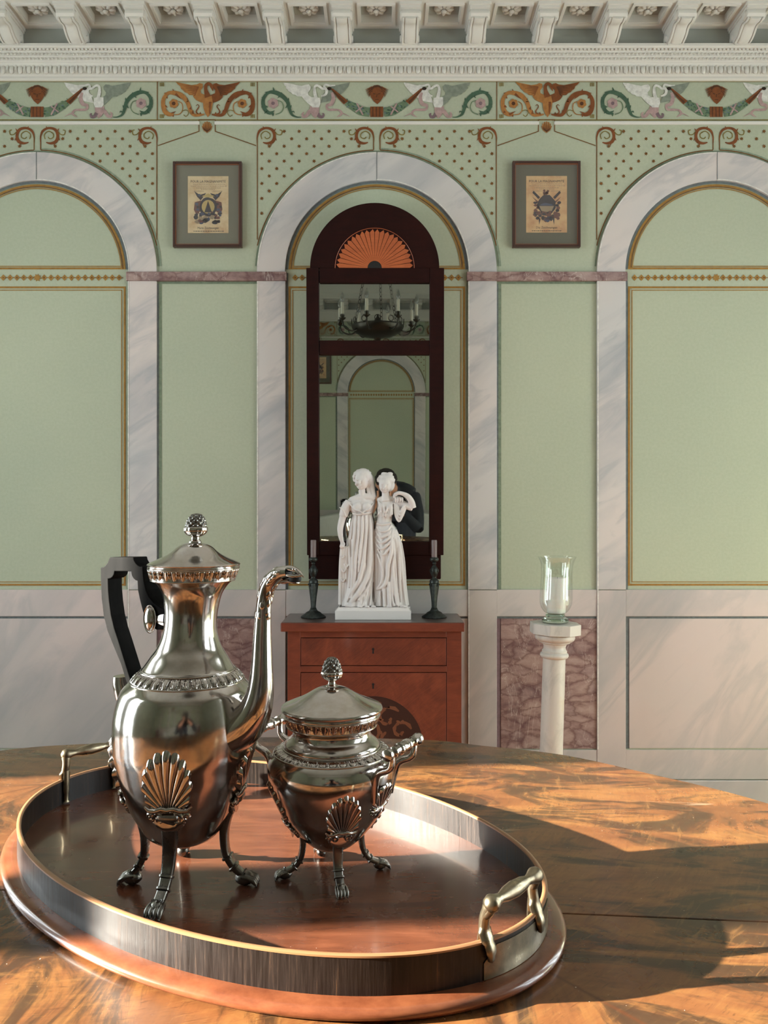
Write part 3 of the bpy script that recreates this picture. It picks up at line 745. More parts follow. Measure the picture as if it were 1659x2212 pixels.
def tray():
    z = TZ
    mb = MB(); n = 160; mb.prism([tuple(tell(-0.003, 2*PI*i/n, 0).xy) for i in range(n)], lambda u, v, w: (u, v, z+0.012-w), 0.0115); mb.build('tray_bottom', TRAYF, TRAY)
    vs, fs = esweep([(-0.004,z+.0005),(.010,z+.0003),(.0155,z+.002),(.0175,z+.005),(.0165,z+.008),(.012,z+.0105),(.004,z+.0115),(.0,z+.0118),(-.004,z+.0118)]); MB().add(vs, fs).build('moulding', FLNG, TRAY, smooth=60)
    vs, fs = esweep([(0.0,z+.0118),(.0,z+.041),(-.0035,z+.041),(-.0035,z+.0118)]); MB().add(vs, fs).build('rim', RIMM, TRAY, smooth=30)
    vs, fs = esweep([(0.0006,z+.041),(.0006,z+.0425),(-.001,z+.0432),(-.003,z+.0432),(-.0041,z+.0425),(-.0041,z+.041)]); MB().add(vs, fs).build('rim_edge', STRG, TRAY, smooth=50)
    for sg, az in ((1, 0.0), (-1, PI)):
        # brass plate on the outside of the rim, cut corners
        w = 0.30; off = 0.0009; mb = MB(); n = 30; vs = []; fs = []
        for i in range(n+1):
            t = az-0.05*sg*0-w+2*w*i/n; e = min(1, min(i, n-i)/3.0)
            for o in (0.0003, off): vs += [tell(o, t, z+.0122), tell(o, t, z+.0255+.012*e)]
        for i in range(n):
            a = i*4; b = a+4
            fs += [(a+2, b+2, b+3, a+3), (a, a+1, b+1, b), (a+1, a+3, b+3, b+1), (a, b, b+2, a+2)]
        fs += [(0,2,3,1), (n*4, n*4+1, n*4+3, n*4+2)]
        mb.add(vs, fs).build('handle_plate', BRASS, TRAY, smooth=30)
        c = tell(-0.002, az, 0); out = (TU*sg); tan = TV*1.0
        # measured: chord slightly turned
        c = Vector((.106,.660,0)) if sg > 0 else Vector((-.3795,1.049,0))
        tan = Vector((.66,.75,0)).normalized() if sg > 0 else Vector((.70,.714,0)).normalized(); out = Vector((tan.y, -tan.x, 0))*sg
        L = 0.033; hz = z+.073
        mb = MB()
        path = [c+tan*s+Vector((0,0,hz)) for s in (-L-.006,-L-.003,-L+.001,-L+.007,-L+.013,-.012,0,.012,L-.013,L-.007,L-.001,L+.003,L+.006)]
        mb.tube(path, [.002,.0062,.0072,.0050,.0038,.0058,.0068,.0058,.0038,.0050,.0072,.0062,.002], 16, up=(0,0,1))
        for s in (-L, L):
            q = c+tan*s
            # nearest rim point
            best = min((tell(-.0018, 2*PI*i/720, 0) for i in range(720)), key=lambda v: (v-q).length)
            dn = Vector((0, 0, 1))
            mb.tube(catmull([q+dn*hz, q*.5+best*.5-out*.003+dn*(z+.062), best-out*.002+dn*(z+.052), best+out*.0005+dn*(z+.044), best+out*.0045+dn*(z+.036), best+out*.0050+dn*(z+.026)], 4),
                    [(.0055,.0055)]*3+[(.005,.0045)]*6+[(.0072,.0038)]*5+[(.0060,.003)]*4+[(.0038,.0022)]*2+[(.001,.001)], 10, up=tuple(tan))
            mb.tube(catmull([q+dn*(hz-.004), q*.4+best*.6-out*.004+dn*(z+.056), best-out*.0055+dn*(z+.040), best-out*.0052+dn*(z+.020), best-out*.006+dn*(z+.014)], 4),
                    [(.0050,.004)]*3+[(.0040,.0022)]*8+[(.0030,.002)]*4+[(.0045,.0022)]*2, 8, up=tuple(tan))
        mb.build('handle', BRASS, TRAY, smooth=60)
tray()

# ================================================================== silver pots
def dirv(az): return Vector((sin(az), -cos(az), 0))
class Pot:
    def __init__(s, c, sc_, y0, prof, lean=0.0, zl=0.0):
        s.c = Vector((c[0], c[1], FZ)); s.k = 1.0/sc_; s.y0 = y0; s.lean = lean; s.zl = zl
        s.prof = s.cv(prof)
    def cv(s, pr): return [(r*s.k, (s.y0-y)*s.k) for r, y in pr]
    def smoothp(s, pr, n=5):
        p = catmull([(r, z, 0) for r, z in pr], n); return [(max(0.0, v.x), v.y) for v in p]
    def sh(s, z): return s.lean*max(0.0, z-s.zl)
    def place(s, mb):                                   # verts are pot-local; lean, then move
        mb.v = [(x+s.c.x+s.sh(z), y+s.c.y, z+s.c.z) for x, y, z in mb.v]; return mb
    def rad(s, z):
        pr = s.prof
        for (r0, z0), (r1, z1) in zip(pr, pr[1:]):
            if z0 <= z <= z1 and z1 > z0: return r0+(r1-r0)*(z-z0)/(z1-z0)
        return pr[0][0]
    def surf(s, az, z, sx=0.0, off=0.0):
        r = s.rad(z); d = dirv(az+sx/max(r, .02)); return d*(r+off)+Vector((0, 0, z))
def leafband(prof, n, amp):
    """lathe rows along prof with raised lancet leaves and darts"""
    z0, z1 = prof[0][1], prof[-1][1]; rows = 14; pr = []
    for i in range(rows+1):
        t = i/rows; k = t*(len(prof)-1); a = int(min(k, len(prof)-2)); u = k-a
        pr.append((prof[a][0]*(1-u)+prof[a+1][0]*u, prof[a][1]*(1-u)+prof[a+1][1]*u))
    def fn(t, z, r):
        v = (z-z0)/(z1-z0) if z1 != z0 else 0
        u = abs(((t*n/(2*PI)) % 1.0)-0.5)*2             # 0 centre of leaf, 1 between
        w = 0.78*math.sqrt(max(0.0, 1-(1-v)**2))+0.04   # wide at top, pointed below
        e = 0.0
        if 0.04 < v < 0.97:
            if u < w: e = 1.0-0.75*max(0, 1-abs(u-w*0.62)/0.16) if u > 0.14 else 0.9
            elif u > 0.90: e = 0.55
        return amp*(e-0.35)
    return pr, fn
def cone_finial(pot, cup, cone, parent, M):
    mb = MB(); mb.lathe(pot.smoothp(pot.cv(cup), 3), seg=48, fn=lambda t, z, r: 0.0009*abs(sin(6*t)))
    pot.place(mb); o = mb.build('finial_cup', M, parent, smooth=50)
    pr = pot.smoothp(pot.cv(cone), 7); z0 = pr[0][1]; z1 = pr[-1][1]
    def fn(t, z, r):
        k = (z-z0)/(z1-z0)*5.5; a = 9
        d = abs(sin(a*t/2*1.0+k*PI/2))*abs(sin(a*t/2-k*PI/2))
        return (0.0016*(d**0.6)-0.0005)*(1 if r > .002 else 0)
    mb = MB(); mb.lathe(pr, seg=108, fn=fn); pot.place(mb); mb.build('finial_cone', SILVD, parent, smooth=60)
def shell_ornament(pot, az, z0, h, w, parent, ribs=11, name='shell_ornament'):
    mb = MB(); NA = ribs*6; NR = 9; vs = []; fs = []; ov = h*0.20
    for i in range(NA+1):
        u = i/NA; a = R(-150+300*u); q = abs(sin(PI*ribs*u)); sc_ = 1+0.06*(q-0.5)
        ex, ey = w/2*sin(a)*sc_*(1-.10*max(0,-cos(a))), h*0.57+h*0.43*cos(a)*sc_
        for j in range(NR+1):
            t = j/NR; x = ex*t; y = ov+(ey-ov)*t
            prof = (0.0007+0.0030*q**0.55*(0.35+0.65*t)) if j < NR else -0.0012
            if j == NR-1: prof = 0.0010+0.0030*q
            vs.append(pot.surf(az, z0+y, x*(1.0), prof*(h/0.071)**0.7))
    for i in range(NA):
        for j in range(NR): fs.append((i*(NR+1)+j, (i+1)*(NR+1)+j, (i+1)*(NR+1)+j+1, i*(NR+1)+j+1))
    mb.add(vs, fs)
    S = h/0.071
    for m in (1, -1):                                   # scrolls under the fan
        pts = [(m*w*.44, .29), (m*w*.35, .245), (m*w*.22, .25), (m*w*.10, .285), (0, .27)]
        mb.tube([pot.surf(az, z0+y*h, x, .0028*S) for x, y in pts], [.0010*S,.0020*S,.0022*S,.0022*S,.0022*S], 8)
        for cx_, cy_, rr in ((.17, .15, .085), (.33, .17, .05)):
            sp_ = [(m*w*cx_+m*rr*w*1.2*(1-k/14)*cos(k*.75), cy_*h+rr*h*(1-k/14)*sin(k*.75)) for k in range(13)]
            mb.tube([pot.surf(az, z0+y, x, .0026*S) for x, y in sp_], [.0014*S]*12+[.0006*S], 6)
    for k in range(13):                                 # row of small leaves along the lower rim
        a = R(-78+156*k/12); x = w*.31*sin(a); y = h*.17-h*.17*cos(a)
        mb.ball(pot.surf(az, z0+y, x, .0010*S), (.0021*S,.0021*S,.0030*S), 7, 5)
    # backing plate
    for k in range(1): mb.ball(pot.surf(az, z0+h*.13, 0, .0002), (w*.30, w*.30, h*.15), 12, 7, M=Matrix.Rotation(az, 3, 'Z') @ Matrix.Diagonal((1, .12, 1)))
    pot.place(mb); return mb.build(name, SILVER, parent, smooth=50)
def pot_leg(pot, az, root, path, paw, ws, parent, S=1.0):
    """path: (r,z) list at azimuth az ; paw = world xy of the paw tip; ends there"""
    d0 = dirv(az); pw = Vector((paw[0]-pot.c.x, paw[1]-pot.c.y, 0)); rp = path[-1][0]
    pts = []; r00 = path[0][0]; m = min(r for r, z in path)
    for i, (r, z) in enumerate(path):
        t = max(0, (path[0][1]-z)/path[0][1])
        base = d0*r; end = pw*(r/rp); pts.append(base*(1-t)+end*t+Vector((0, 0, z)))
    pp = catmull(pts, 4); n = len(pp)
    def rr(i):
        t = i/(n-1); a = ws[0]+(ws[1]-ws[0])*min(1, t/0.75); return (a, a*0.62)
    outd = pw.normalized(); side = Vector((-outd.y, outd.x, 0))
    sect = lambda t: (math.copysign(abs(cos(t))**0.45, cos(t)), math.copysign(abs(sin(t))**0.45, sin(t)))
    mb = MB(); mb.tube(pp, [rr(i) for i in range(n)], 16, up=tuple(side), sect=sect)
    a = pp[0]; mb.tube([a+Vector((0,0,.004*S)), a+Vector((0,0,.002*S)), a-Vector((0,0,.001*S)), a-Vector((0,0,.003*S))], [(ws[0]*1.0,ws[0]*.7),(ws[0]*1.3,ws[0]*.95),(ws[0]*1.3,ws[0]*.95),(ws[0]*1.0,ws[0]*.7)], 16, up=tuple(side), sect=sect)
    for q, k in ((int(n*.62), 1.28), (int(n*.70), 1.22)):
        T = (pp[q+1]-pp[q-1]).normalized()
        mb.tube([pp[q]-T*.0018*S, pp[q]-T*.0008*S, pp[q]+T*.0008*S, pp[q]+T*.0018*S], [(ws[1]*.9,ws[1]*.7),(ws[1]*k,ws[1]*k*.8),(ws[1]*k,ws[1]*k*.8),(ws[1]*.9,ws[1]*.7)], 14, up=tuple(side), sect=sect)
    pot.place(mb); o = mb.build('leg', SILVD, parent, smooth=50)
    # lion paw: four toes with claws
    mb = MB(); e = pp[-1]; e = Vector((e.x, e.y, 0))
    mb.ball(e+Vector((0,0,.0058*S))-outd*.006*S, (.0062*S,.0085*S,.0062*S), 12, 8, M=Matrix.Rotation(math.atan2(outd.y, outd.x)-PI/2, 3, 'Z'))
    for k in (-1.5, -.5, .5, 1.5):
        b = e+side*k*.0031*S
        mb.tube([b-outd*.008*S+Vector((0,0,.0085*S)), b-outd*.002*S+side*k*.0004*S+Vector((0,0,.0080*S)), b+outd*.0030*S+side*k*.0006*S+Vector((0,0,.0052*S)), b+outd*.0050*S+side*k*.0006*S+Vector((0,0,.0022*S))], [.0015*S,.0023*S,.0024*S,.0014*S], 8)
        mb.ball(b+outd*.0052*S+side*k*.0006*S+Vector((0,0,.0013*S)), (.0010*S,.0010*S,.0013*S), 6, 4)
    for k in range(5): mb.tube([pp[-4]+side*(k-2)*.0014*S+Vector((0,0,.002*S)), e-outd*.006*S+side*(k-2)*.0020*S+Vector((0,0,.0118*S))], [.0009*S,.0013*S], 5)
    mn = min(v[2] for v in mb.v); mb.v = [(x, y, z-mn) for x, y, z in mb.v]
    pot.place(mb); mb.build('paw', SILVD, o, smooth=60)
    return o

# ---------------- coffee pot
CP = Pot((-.199, .803), 2179.0, 1908.0, [(0,1819),(32,1816),(52,1811),(65,1805),(80,1792),(94,1769),(108,1744),(119,1718),(127.5,1693),(135,1668),(141,1642),(147,1617),(149.5,1592),(151,1566),(150.5,1541),(147,1516),(139,1490),(131,1478),(120,1467)], 0.055, 0.123)
COF = thing('coffee_pot', (-.199, .803, FZ), 'tall silver coffee pot with bird head spout and black wooden handle', 'coffee pot')
def coffee():
    p = CP; body = p.smoothp(p.prof, 4)
    top = p.smoothp(p.cv([(98,1446),(99,1443),(96,1440),(88,1428),(79,1413),(69,1398),(61,1379),(57.5,1365),(55.5,1345),(55.5,1330),(57.5,1311),(63,1284),(73,1266),(83,1255),(86.5,1252)]), 4)
    rim = p.cv([(95,1227),(97,1226),(98,1224),(97,1221.5),(90,1221)])
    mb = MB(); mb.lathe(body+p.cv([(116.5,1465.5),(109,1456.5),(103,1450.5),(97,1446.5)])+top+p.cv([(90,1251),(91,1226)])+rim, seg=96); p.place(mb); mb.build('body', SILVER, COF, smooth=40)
    pr, fn = leafband(p.cv([(119.5,1466.5),(113,1457),(107,1451),(99.5,1446.5)]), 34, 0.0014)
    mb = MB(); mb.lathe(pr, seg=34*20, fn=fn, cap=False); p.place(mb); mb.build('leaf_band', SILVER, COF, smooth=60)
    for r, y in ((120,1467.5),(99.5,1445.5)):
        mb = MB(); k = p.k; z = (p.y0-y)*k; mb.tube([(r*k*cos(t), r*k*sin(t), z) for t in np.linspace(0, 2*PI, 97)], .0011, 8, up=(0,0,1)); p.place(mb); mb.build('bead_ring', SILVER, COF, smooth=80)
    pr, fn = leafband(p.cv([(88.5,1251),(92,1241),(95.5,1228)]), 30, 0.0011)
    mb = MB(); mb.lathe(pr, seg=30*20, fn=fn, cap=False); p.place(mb); mb.build('leaf_band', SILVER, COF, smooth=60)
    for r, y in ((88.5,1252),(96,1227.5)):
        mb = MB(); k = p.k; z = (p.y0-y)*k; mb.tube([(r*k*cos(t), r*k*sin(t), z) for t in np.linspace(0, 2*PI, 97)], .0010, 8, up=(0,0,1)); p.place(mb); mb.build('bead_ring', SILVER, COF, smooth=80)
    lid = MB(); lid.lathe(p.cv([(90,1221.5),(97,1221.5),(98.5,1220),(98.8,1218.5),(97,1216.5)])+p.smoothp(p.cv([(96,1216),(84,1210.5),(68,1203.5),(55,1196.5),(46,1189.5),(37.6,1182),(27,1176),(15,1173)]), 4)+p.smoothp(p.cv([(14,1172.5),(13,1169),(9.5,1165.5),(8.5,1160.5),(10,1157)]), 3), seg=96)
    p.place(lid); L = lid.build('lid', SILVER, COF, smooth=35)
    cone_finial(p, [(9,1159),(17,1155),(22.5,1149),(24,1143),(22.5,1138.5),(19,1138)], [(20,1141),(21.5,1136),(20,1128),(16,1119),(10,1112.5),(4,1109.5),(0.5,1109)], L, SILVER)
    # hinge
    hd = dirv(R(240)); mb = MB(); k = p.k
    c = hd*(101*k)+Vector((0,0,(1908-1223)*k)); s_ = Vector((-hd.y, hd.x, 0))
    for q in (-2,-1,0,1,2): mb.tube([c+s_*(q*.0036-.0016), c+s_*(q*.0036+.0016)], .0030, 10)
    p.place(mb); mb.build('hinge', SILVER, COF, smooth=50)
    # handle (flat ebonised slab in the plane of the axis, azimuth 240)
    AZ = R(240); d = dirv(AZ); nrm = Vector((-d.y, d.x, 0))
    if nrm.y > 0: nrm = -nrm                            # towards the camera
    def plane_pt(px, py, off, c=(-.199+.012,.803)):
        a = (px-829.5)/FPX; b = (py-1106)/FPX; cx, cyy = c[0]+nrm.x*off, c[1]+nrm.y*off
        y = (nrm.x*cx+nrm.y*cyy)/(nrm.x*a+nrm.y); return Vector((a*y, y, CAMZ-b*y))
    q = lambda x, y: (200+x/7.37, 1180+y/7.37)
    outl = [(270,175),(650,175),(660,225),(685,270),(715,302),(750,325),(795,325),(802,430),(818,560),(850,700),(900,810),(985,910),(1080,975),(1160,1010),(1160,1330),(1010,1330),(930,1270),(860,1170),(800,1050),(752,860),(718,700),(710,550),(680,542),(645,510),(620,465),(610,400),(350,400),(340,450),(315,490),(285,512),(245,520),
            (250,700),(265,880),(295,1100),(345,1310),(420,1540),(500,1800),(585,2075),(640,2230),(560,2230),(520,2110),(450,1880),(335,1600),(235,1350),(172,1100),(140,830),(128,560),(125,340),(160,335),(200,310),(235,262),(255,215)]
    HT = 0.0095
    mb = MB(); tr = lambda u, v, w: plane_pt(*q(u, v), HT)-nrm*w
    mb.prism(outl, tr, 2*HT); H = mb.build('handle', EBONY, COF, bevel=0.0008)
    c = plane_pt(340.5, 1334.5, 0.0); mb = MB()
    for s in (1, -1): mb.ball(c+nrm*s*(HT+.001), (.0065, .0042, .0120), 20, 12, M=Matrix.Rotation(math.atan2(nrm.y, nrm.x)+PI/2, 3, 'Z'))
    for s in (1, -1): mb.tube([c+nrm*s*(HT+.0012)+d*(.0078*cos(t))+Vector((0,0,.0135*sin(t))) for t in np.linspace(0, 2*PI, 41)], .0011, 6, up=tuple(nrm))
    mb.tube([c, c-d*.018], [(.0115,.0095),(.014,.0105)], 16, up=(0,0,1)); mb.build('handle_socket', SILVER, H, smooth=60)
    mb = MB(); c = plane_pt(266, 1484, 0.0)
    mb.tube([c+Vector((0,0,.012)), c+Vector((0,0,.004)), c-d*.004-Vector((0,0,.010)), c-d*.012-Vector((0,0,.022))], [(.0085,.0112),(.0095,.0118),(.009,.0115),(.006,.009)], 18, up=tuple(d)); mb.build('handle_socket', SILVER, H, smooth=50)
    # spout in the plane azimuth 60
    sp = [(468,1592,50),(500,1583,51),(528,1566,47),(548,1540,40),(559,1508,33.5),(564.5,1470,28),(566,1427,24),(567,1369,20.5),(569,1320,18),(572,1290,17),(579,1266,17.2),(592,1248,17.5),(608,1238,16.5),(624,1236,14)]
    pts = [plane_pt(x, y, 0.0) for x, y, r in sp]; rr = [r*pts[i].y/FPX for i, (x, y, r) in enumerate(sp)]
    pp = catmull(pts, 5); r5 = cr1(rr, 5)
    mb = MB(); mb.tube(pp, [(a, a*.92) for a in r5], 28, up=tuple(nrm), cap=False)
    n = len(pp); T = (pp[-1]-pp[-3]).normalized(); SPO = None
    mb.tube([pp[-1], pp[-1]+T*.0005, pp[-1]-T*.010], [(r5[-1],r5[-1]*.92),(r5[-1]*.88,r5[-1]*.8),(r5[-1]*.7,r5[-1]*.66)], 28, up=tuple(nrm), mi=1)  # black end cap, its colour stands for the shaded spout interior
    SPO = mb.build('spout', [SILVER, BLACK], COF, smooth=50)
    # bird head: crown, hooked upper beak, lower lip, eyes
    q3 = lambda x, y, o=0.0: plane_pt(520+x/5.025, 1200+y/5.025, o)
    mb = MB(); k = .803/FPX/5.025*1.0
    hp = [(330,190,20),(400,150,46),(470,130,56),(540,125,58),(590,140,50),(630,165,40),(665,195,22),(690,222,5)]
    pts = catmull([q3(x, y+18) for x, y, r in hp], 3); rr = cr1([r*pts[0].y/FPX/5.025*1.0 for x, y, r in hp], 3)
    mb.tube(pts, [(r*.85, r*.62) for r in rr], 16, up=tuple(nrm))
    for s in (1, -1):
        mb.ball(q3(575,150, s*.0066), .0016, 8, 6)
        mb.tube([q3(500,215,s*.0062), q3(560,225,s*.0064), q3(620,222,s*.0045), q3(670,215,s*.0015)], [.0012,.0016,.0014,.0006], 8)
    mb.tube(catmull([q3(470,285), q3(540,275), q3(600,288), q3(628,296)], 3), [(.0068,.0022),(.0068,.0022),(.0066,.002),(.0062,.0018),(.006,.0016),(.0055,.0014),(.005,.0012),(.0045,.001),(.004,.0008),(.003,.0006)], 12, up=tuple(nrm))
    rs = random.Random(3)
    for i in range(46):                                  # feathers around the neck
        t = rs.uniform(.50, .93); ii = int(t*(n-1)); ii = max(int(n*.60), ii); a = rs.uniform(-2.2, 2.2)
        Tn = (pp[min(ii+1, n-1)]-pp[ii-1]).normalized(); b = Tn.cross(nrm).normalized()
        nn_ = nrm*cos(a)+b*sin(a); base = pp[ii]+nn_*(r5[ii]*.93)
        Mx = Matrix((nn_.cross(Tn), nn_, Tn)).transposed()
        mb.ball(base, (.0022, .0011, .0042), 6, 5, M=Mx)
    mb.build('bird_head', SILVER, SPO, smooth=60)
    MB().ball(q3(590,252), (.0060,.0050,.0048), 14, 9).build('mouth_shade', BLACK, SPO, smooth=90)  # solid black ball painting in the shade of the open beak
    path = [(.0525,.086),(.0465,.073),(.0425,.060),(.0415,.046),(.0440,.031),(.0520,.018),(.0625,.010),(.0700,.0065)]
    feet = [(0, (-.2085,.7330)), (90, (-.1310,.7990)), (180, (-.2190,.8740)), (270, (-.2545,.8010))]
    for az, pw in feet:
        l = pot_leg(p, R(az), None, path, pw, (.0082,.0052), COF, 1.15)
        shell_ornament(p, R(az), .0730, .0800, .0480, l, ribs=13)
coffee()

# ---------------- sugar bowl
SP = Pot((-.053, .823), 2126.0, 1888.0, [(0,1832),(22,1830),(42,1822),(63,1805),(85,1780),(104,1754),(115,1729),(126,1704),(135,1678),(138,1657),(137,1645),(132,1632),(123,1620)])
SUG = thing('sugar_bowl', (-.053, .823, FZ), 'squat silver lidded sugar bowl with shell legs and turned bar handles', 'sugar bowl')
def sugar():
    p = SP; k = p.k
    mb = MB(); mb.lathe(p.smoothp(p.prof, 4)+p.cv([(119,1618.5),(107,1612.5)])+p.smoothp(p.cv([(103,1610),(103,1605),(101,1601),(95,1595),(87,1588),(83.5,1580),(83.5,1573),(87,1568),(92,1565),(95,1563)]), 3)+p.cv([(97,1562),(99,1543),(103,1541),(104,1538),(103,1535),(96,1535)]), seg=96)
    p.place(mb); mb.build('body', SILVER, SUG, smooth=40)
    pr, fn = leafband(p.cv([(123.5,1620),(117.5,1615),(111.5,1612.5),(105.5,1611)]), 36, 0.0015)
    mb = MB(); mb.lathe(pr, seg=36*20, fn=fn, cap=False); p.place(mb); mb.build('leaf_band', SILVER, SUG, smooth=60)
    pr, fn = leafband(p.cv([(96,1563),(98.5,1555),(102,1543)]), 32, 0.0012)
    mb = MB(); mb.lathe(pr, seg=32*20, fn=fn, cap=False); p.place(mb); mb.build('leaf_band', SILVER, SUG, smooth=60)
    for r, y in ((124.5,1621),(104.5,1610.5),(96,1563.8),(103,1542)):
        mb = MB(); z = (p.y0-y)*k; mb.tube([(r*k*cos(t), r*k*sin(t), z) for t in np.linspace(0, 2*PI, 97)], .0010, 8, up=(0,0,1)); p.place(mb); mb.build('bead_ring', SILVER, SUG, smooth=80)
    lid = MB(); lid.lathe(p.cv([(98,1534.5),(106,1534),(109,1531),(109.8,1528),(108.5,1524.5)])+p.smoothp(p.cv([(107,1523),(97,1518.5),(84,1513),(71,1507.5),(57,1500.5),(47,1494.5),(38,1489),(28,1484.5),(18,1482.5)]), 4)+p.smoothp(p.cv([(14,1482),(12,1479.5),(8.5,1476),(7.5,1471),(9,1468)]), 3), seg=96)
    p.place(lid); L = lid.build('lid', SILVER, SUG, smooth=35)
    cone_finial(p, [(8,1469),(15,1465.5),(20.5,1460),(22.5,1454),(21,1449.5),(18,1449)], [(19,1452),(20,1447),(18.5,1439),(14.5,1429),(9,1422),(4,1419),(0.5,1418.3)], L, SILVER)
    for az in (61, 241):                                 # turned bar handles on two scrolled stems
        d = dirv(R(az)); t = Vector((-d.y, d.x, 0)); c = d*.082+Vector((0,0,.141)); L_ = .0345
        mb = MB(); prof = [(-1.0,.002),(-.97,.0056),(-.90,.0062),(-.80,.0056),(-.74,.0036),(-.62,.0036),(-.60,.0052),(-.55,.0052),(-.53,.0040),(-.30,.0046),(-.28,.0060),(-.22,.0062),(-.16,.0060),(-.14,.0052),(0,.0056),(.14,.0052),(.16,.0060),(.22,.0062),(.28,.0060),(.30,.0046),(.53,.0040),(.55,.0052),(.60,.0052),(.62,.0036),(.74,.0036),(.80,.0056),(.90,.0062),(.97,.0056),(1.0,.002)]
        mb.tube([c+t*(u*L_) for u, r in prof], [r for u, r in prof], 18); p.place(mb)
        H = mb.build('handle', SILVER, SUG, smooth=45)
        for s in (1, -1):
            mb = MB(); zz = .088
            b0 = p.surf(R(az), zz, s*.016, .0015); b1 = p.surf(R(az), zz+.028, s*.020, .0035)
            pts = catmull([b0, b1, d*.080+t*(s*.0225)+Vector((0,0,.126)), c+t*(s*.0235)], 5)
            mb.tube(pts, [(a, a*.8) for a in cr1([.0030,.0048,.0042,.0034], 5)], 12, up=tuple(t)); p.place(mb); mb.build('handle_stem', SILVER, H, smooth=60)
        shell_ornament(p, R(az), .068, .036, .034, SUG, ribs=9)
    path = [(.0365,.058),(.0325,.050),(.0295,.040),(.0295,.030),(.0315,.020),(.0370,.012),(.0450,.0075),(.0510,.0055)]
    for az, pw in ((16, (-.0405,.7740)), (106, (.0015,.8365)), (196, (-.0690,.8710)), (286, (-.1045,.8120))):
        l = pot_leg(p, R(az), None, path, pw, (.0058,.0042), SUG, .86)
        shell_ornament(p, R(az), .0440, .0580, .0355, l, ribs=13)
sugar()
# ================================================================== chest of drawers
CHW = m_wood('mahogany_chest_wood', C(86,38,26), C(108,49,33), C(126,62,41), 0.42, (1.6, 1, 4), fig=0.35, coat=0.15)
CHD = m_wood('mahogany_drawer_wood', C(80,35,25), C(104,47,32), C(130,66,44), 0.42, (2.2, 1, 1.6), rot=(0, R(30), 0), fig=0.3, coat=0.15)
CHT = mat('chest_top_dark_polish', C(72,58,54), 0.3, coat=0.3)
MIRW = m_wood('dark_mirror_mahogany', C(26,9,8), C(34,12,10), C(44,16,12), 0.55, (1.2, 1, 0.4), fig=0.4, coat=0.0)
N(MIRW).b.inputs['Specular IOR Level'].default_value = 0.12
INL = m_wood('satinwood_inlay', C(150,74,38), C(172,88,46), C(186,102,58), 0.4, (1, 1, 1), fig=0.3)
INL2 = mat('dull_inlay', C(104,62,42), 0.45); DKIN = mat('dark_inlay', C(44,18,14), 0.45)
CX0, CX1 = -.373, .291; CYF, CYB, CZT = 2.92, 3.185, 0.80
CHEST = thing('chest_of_drawers', ((CX0+CX1)/2, (CYF+CYB)/2, 0), 'reddish mahogany chest of drawers with inlaid front against the wall', 'chest')
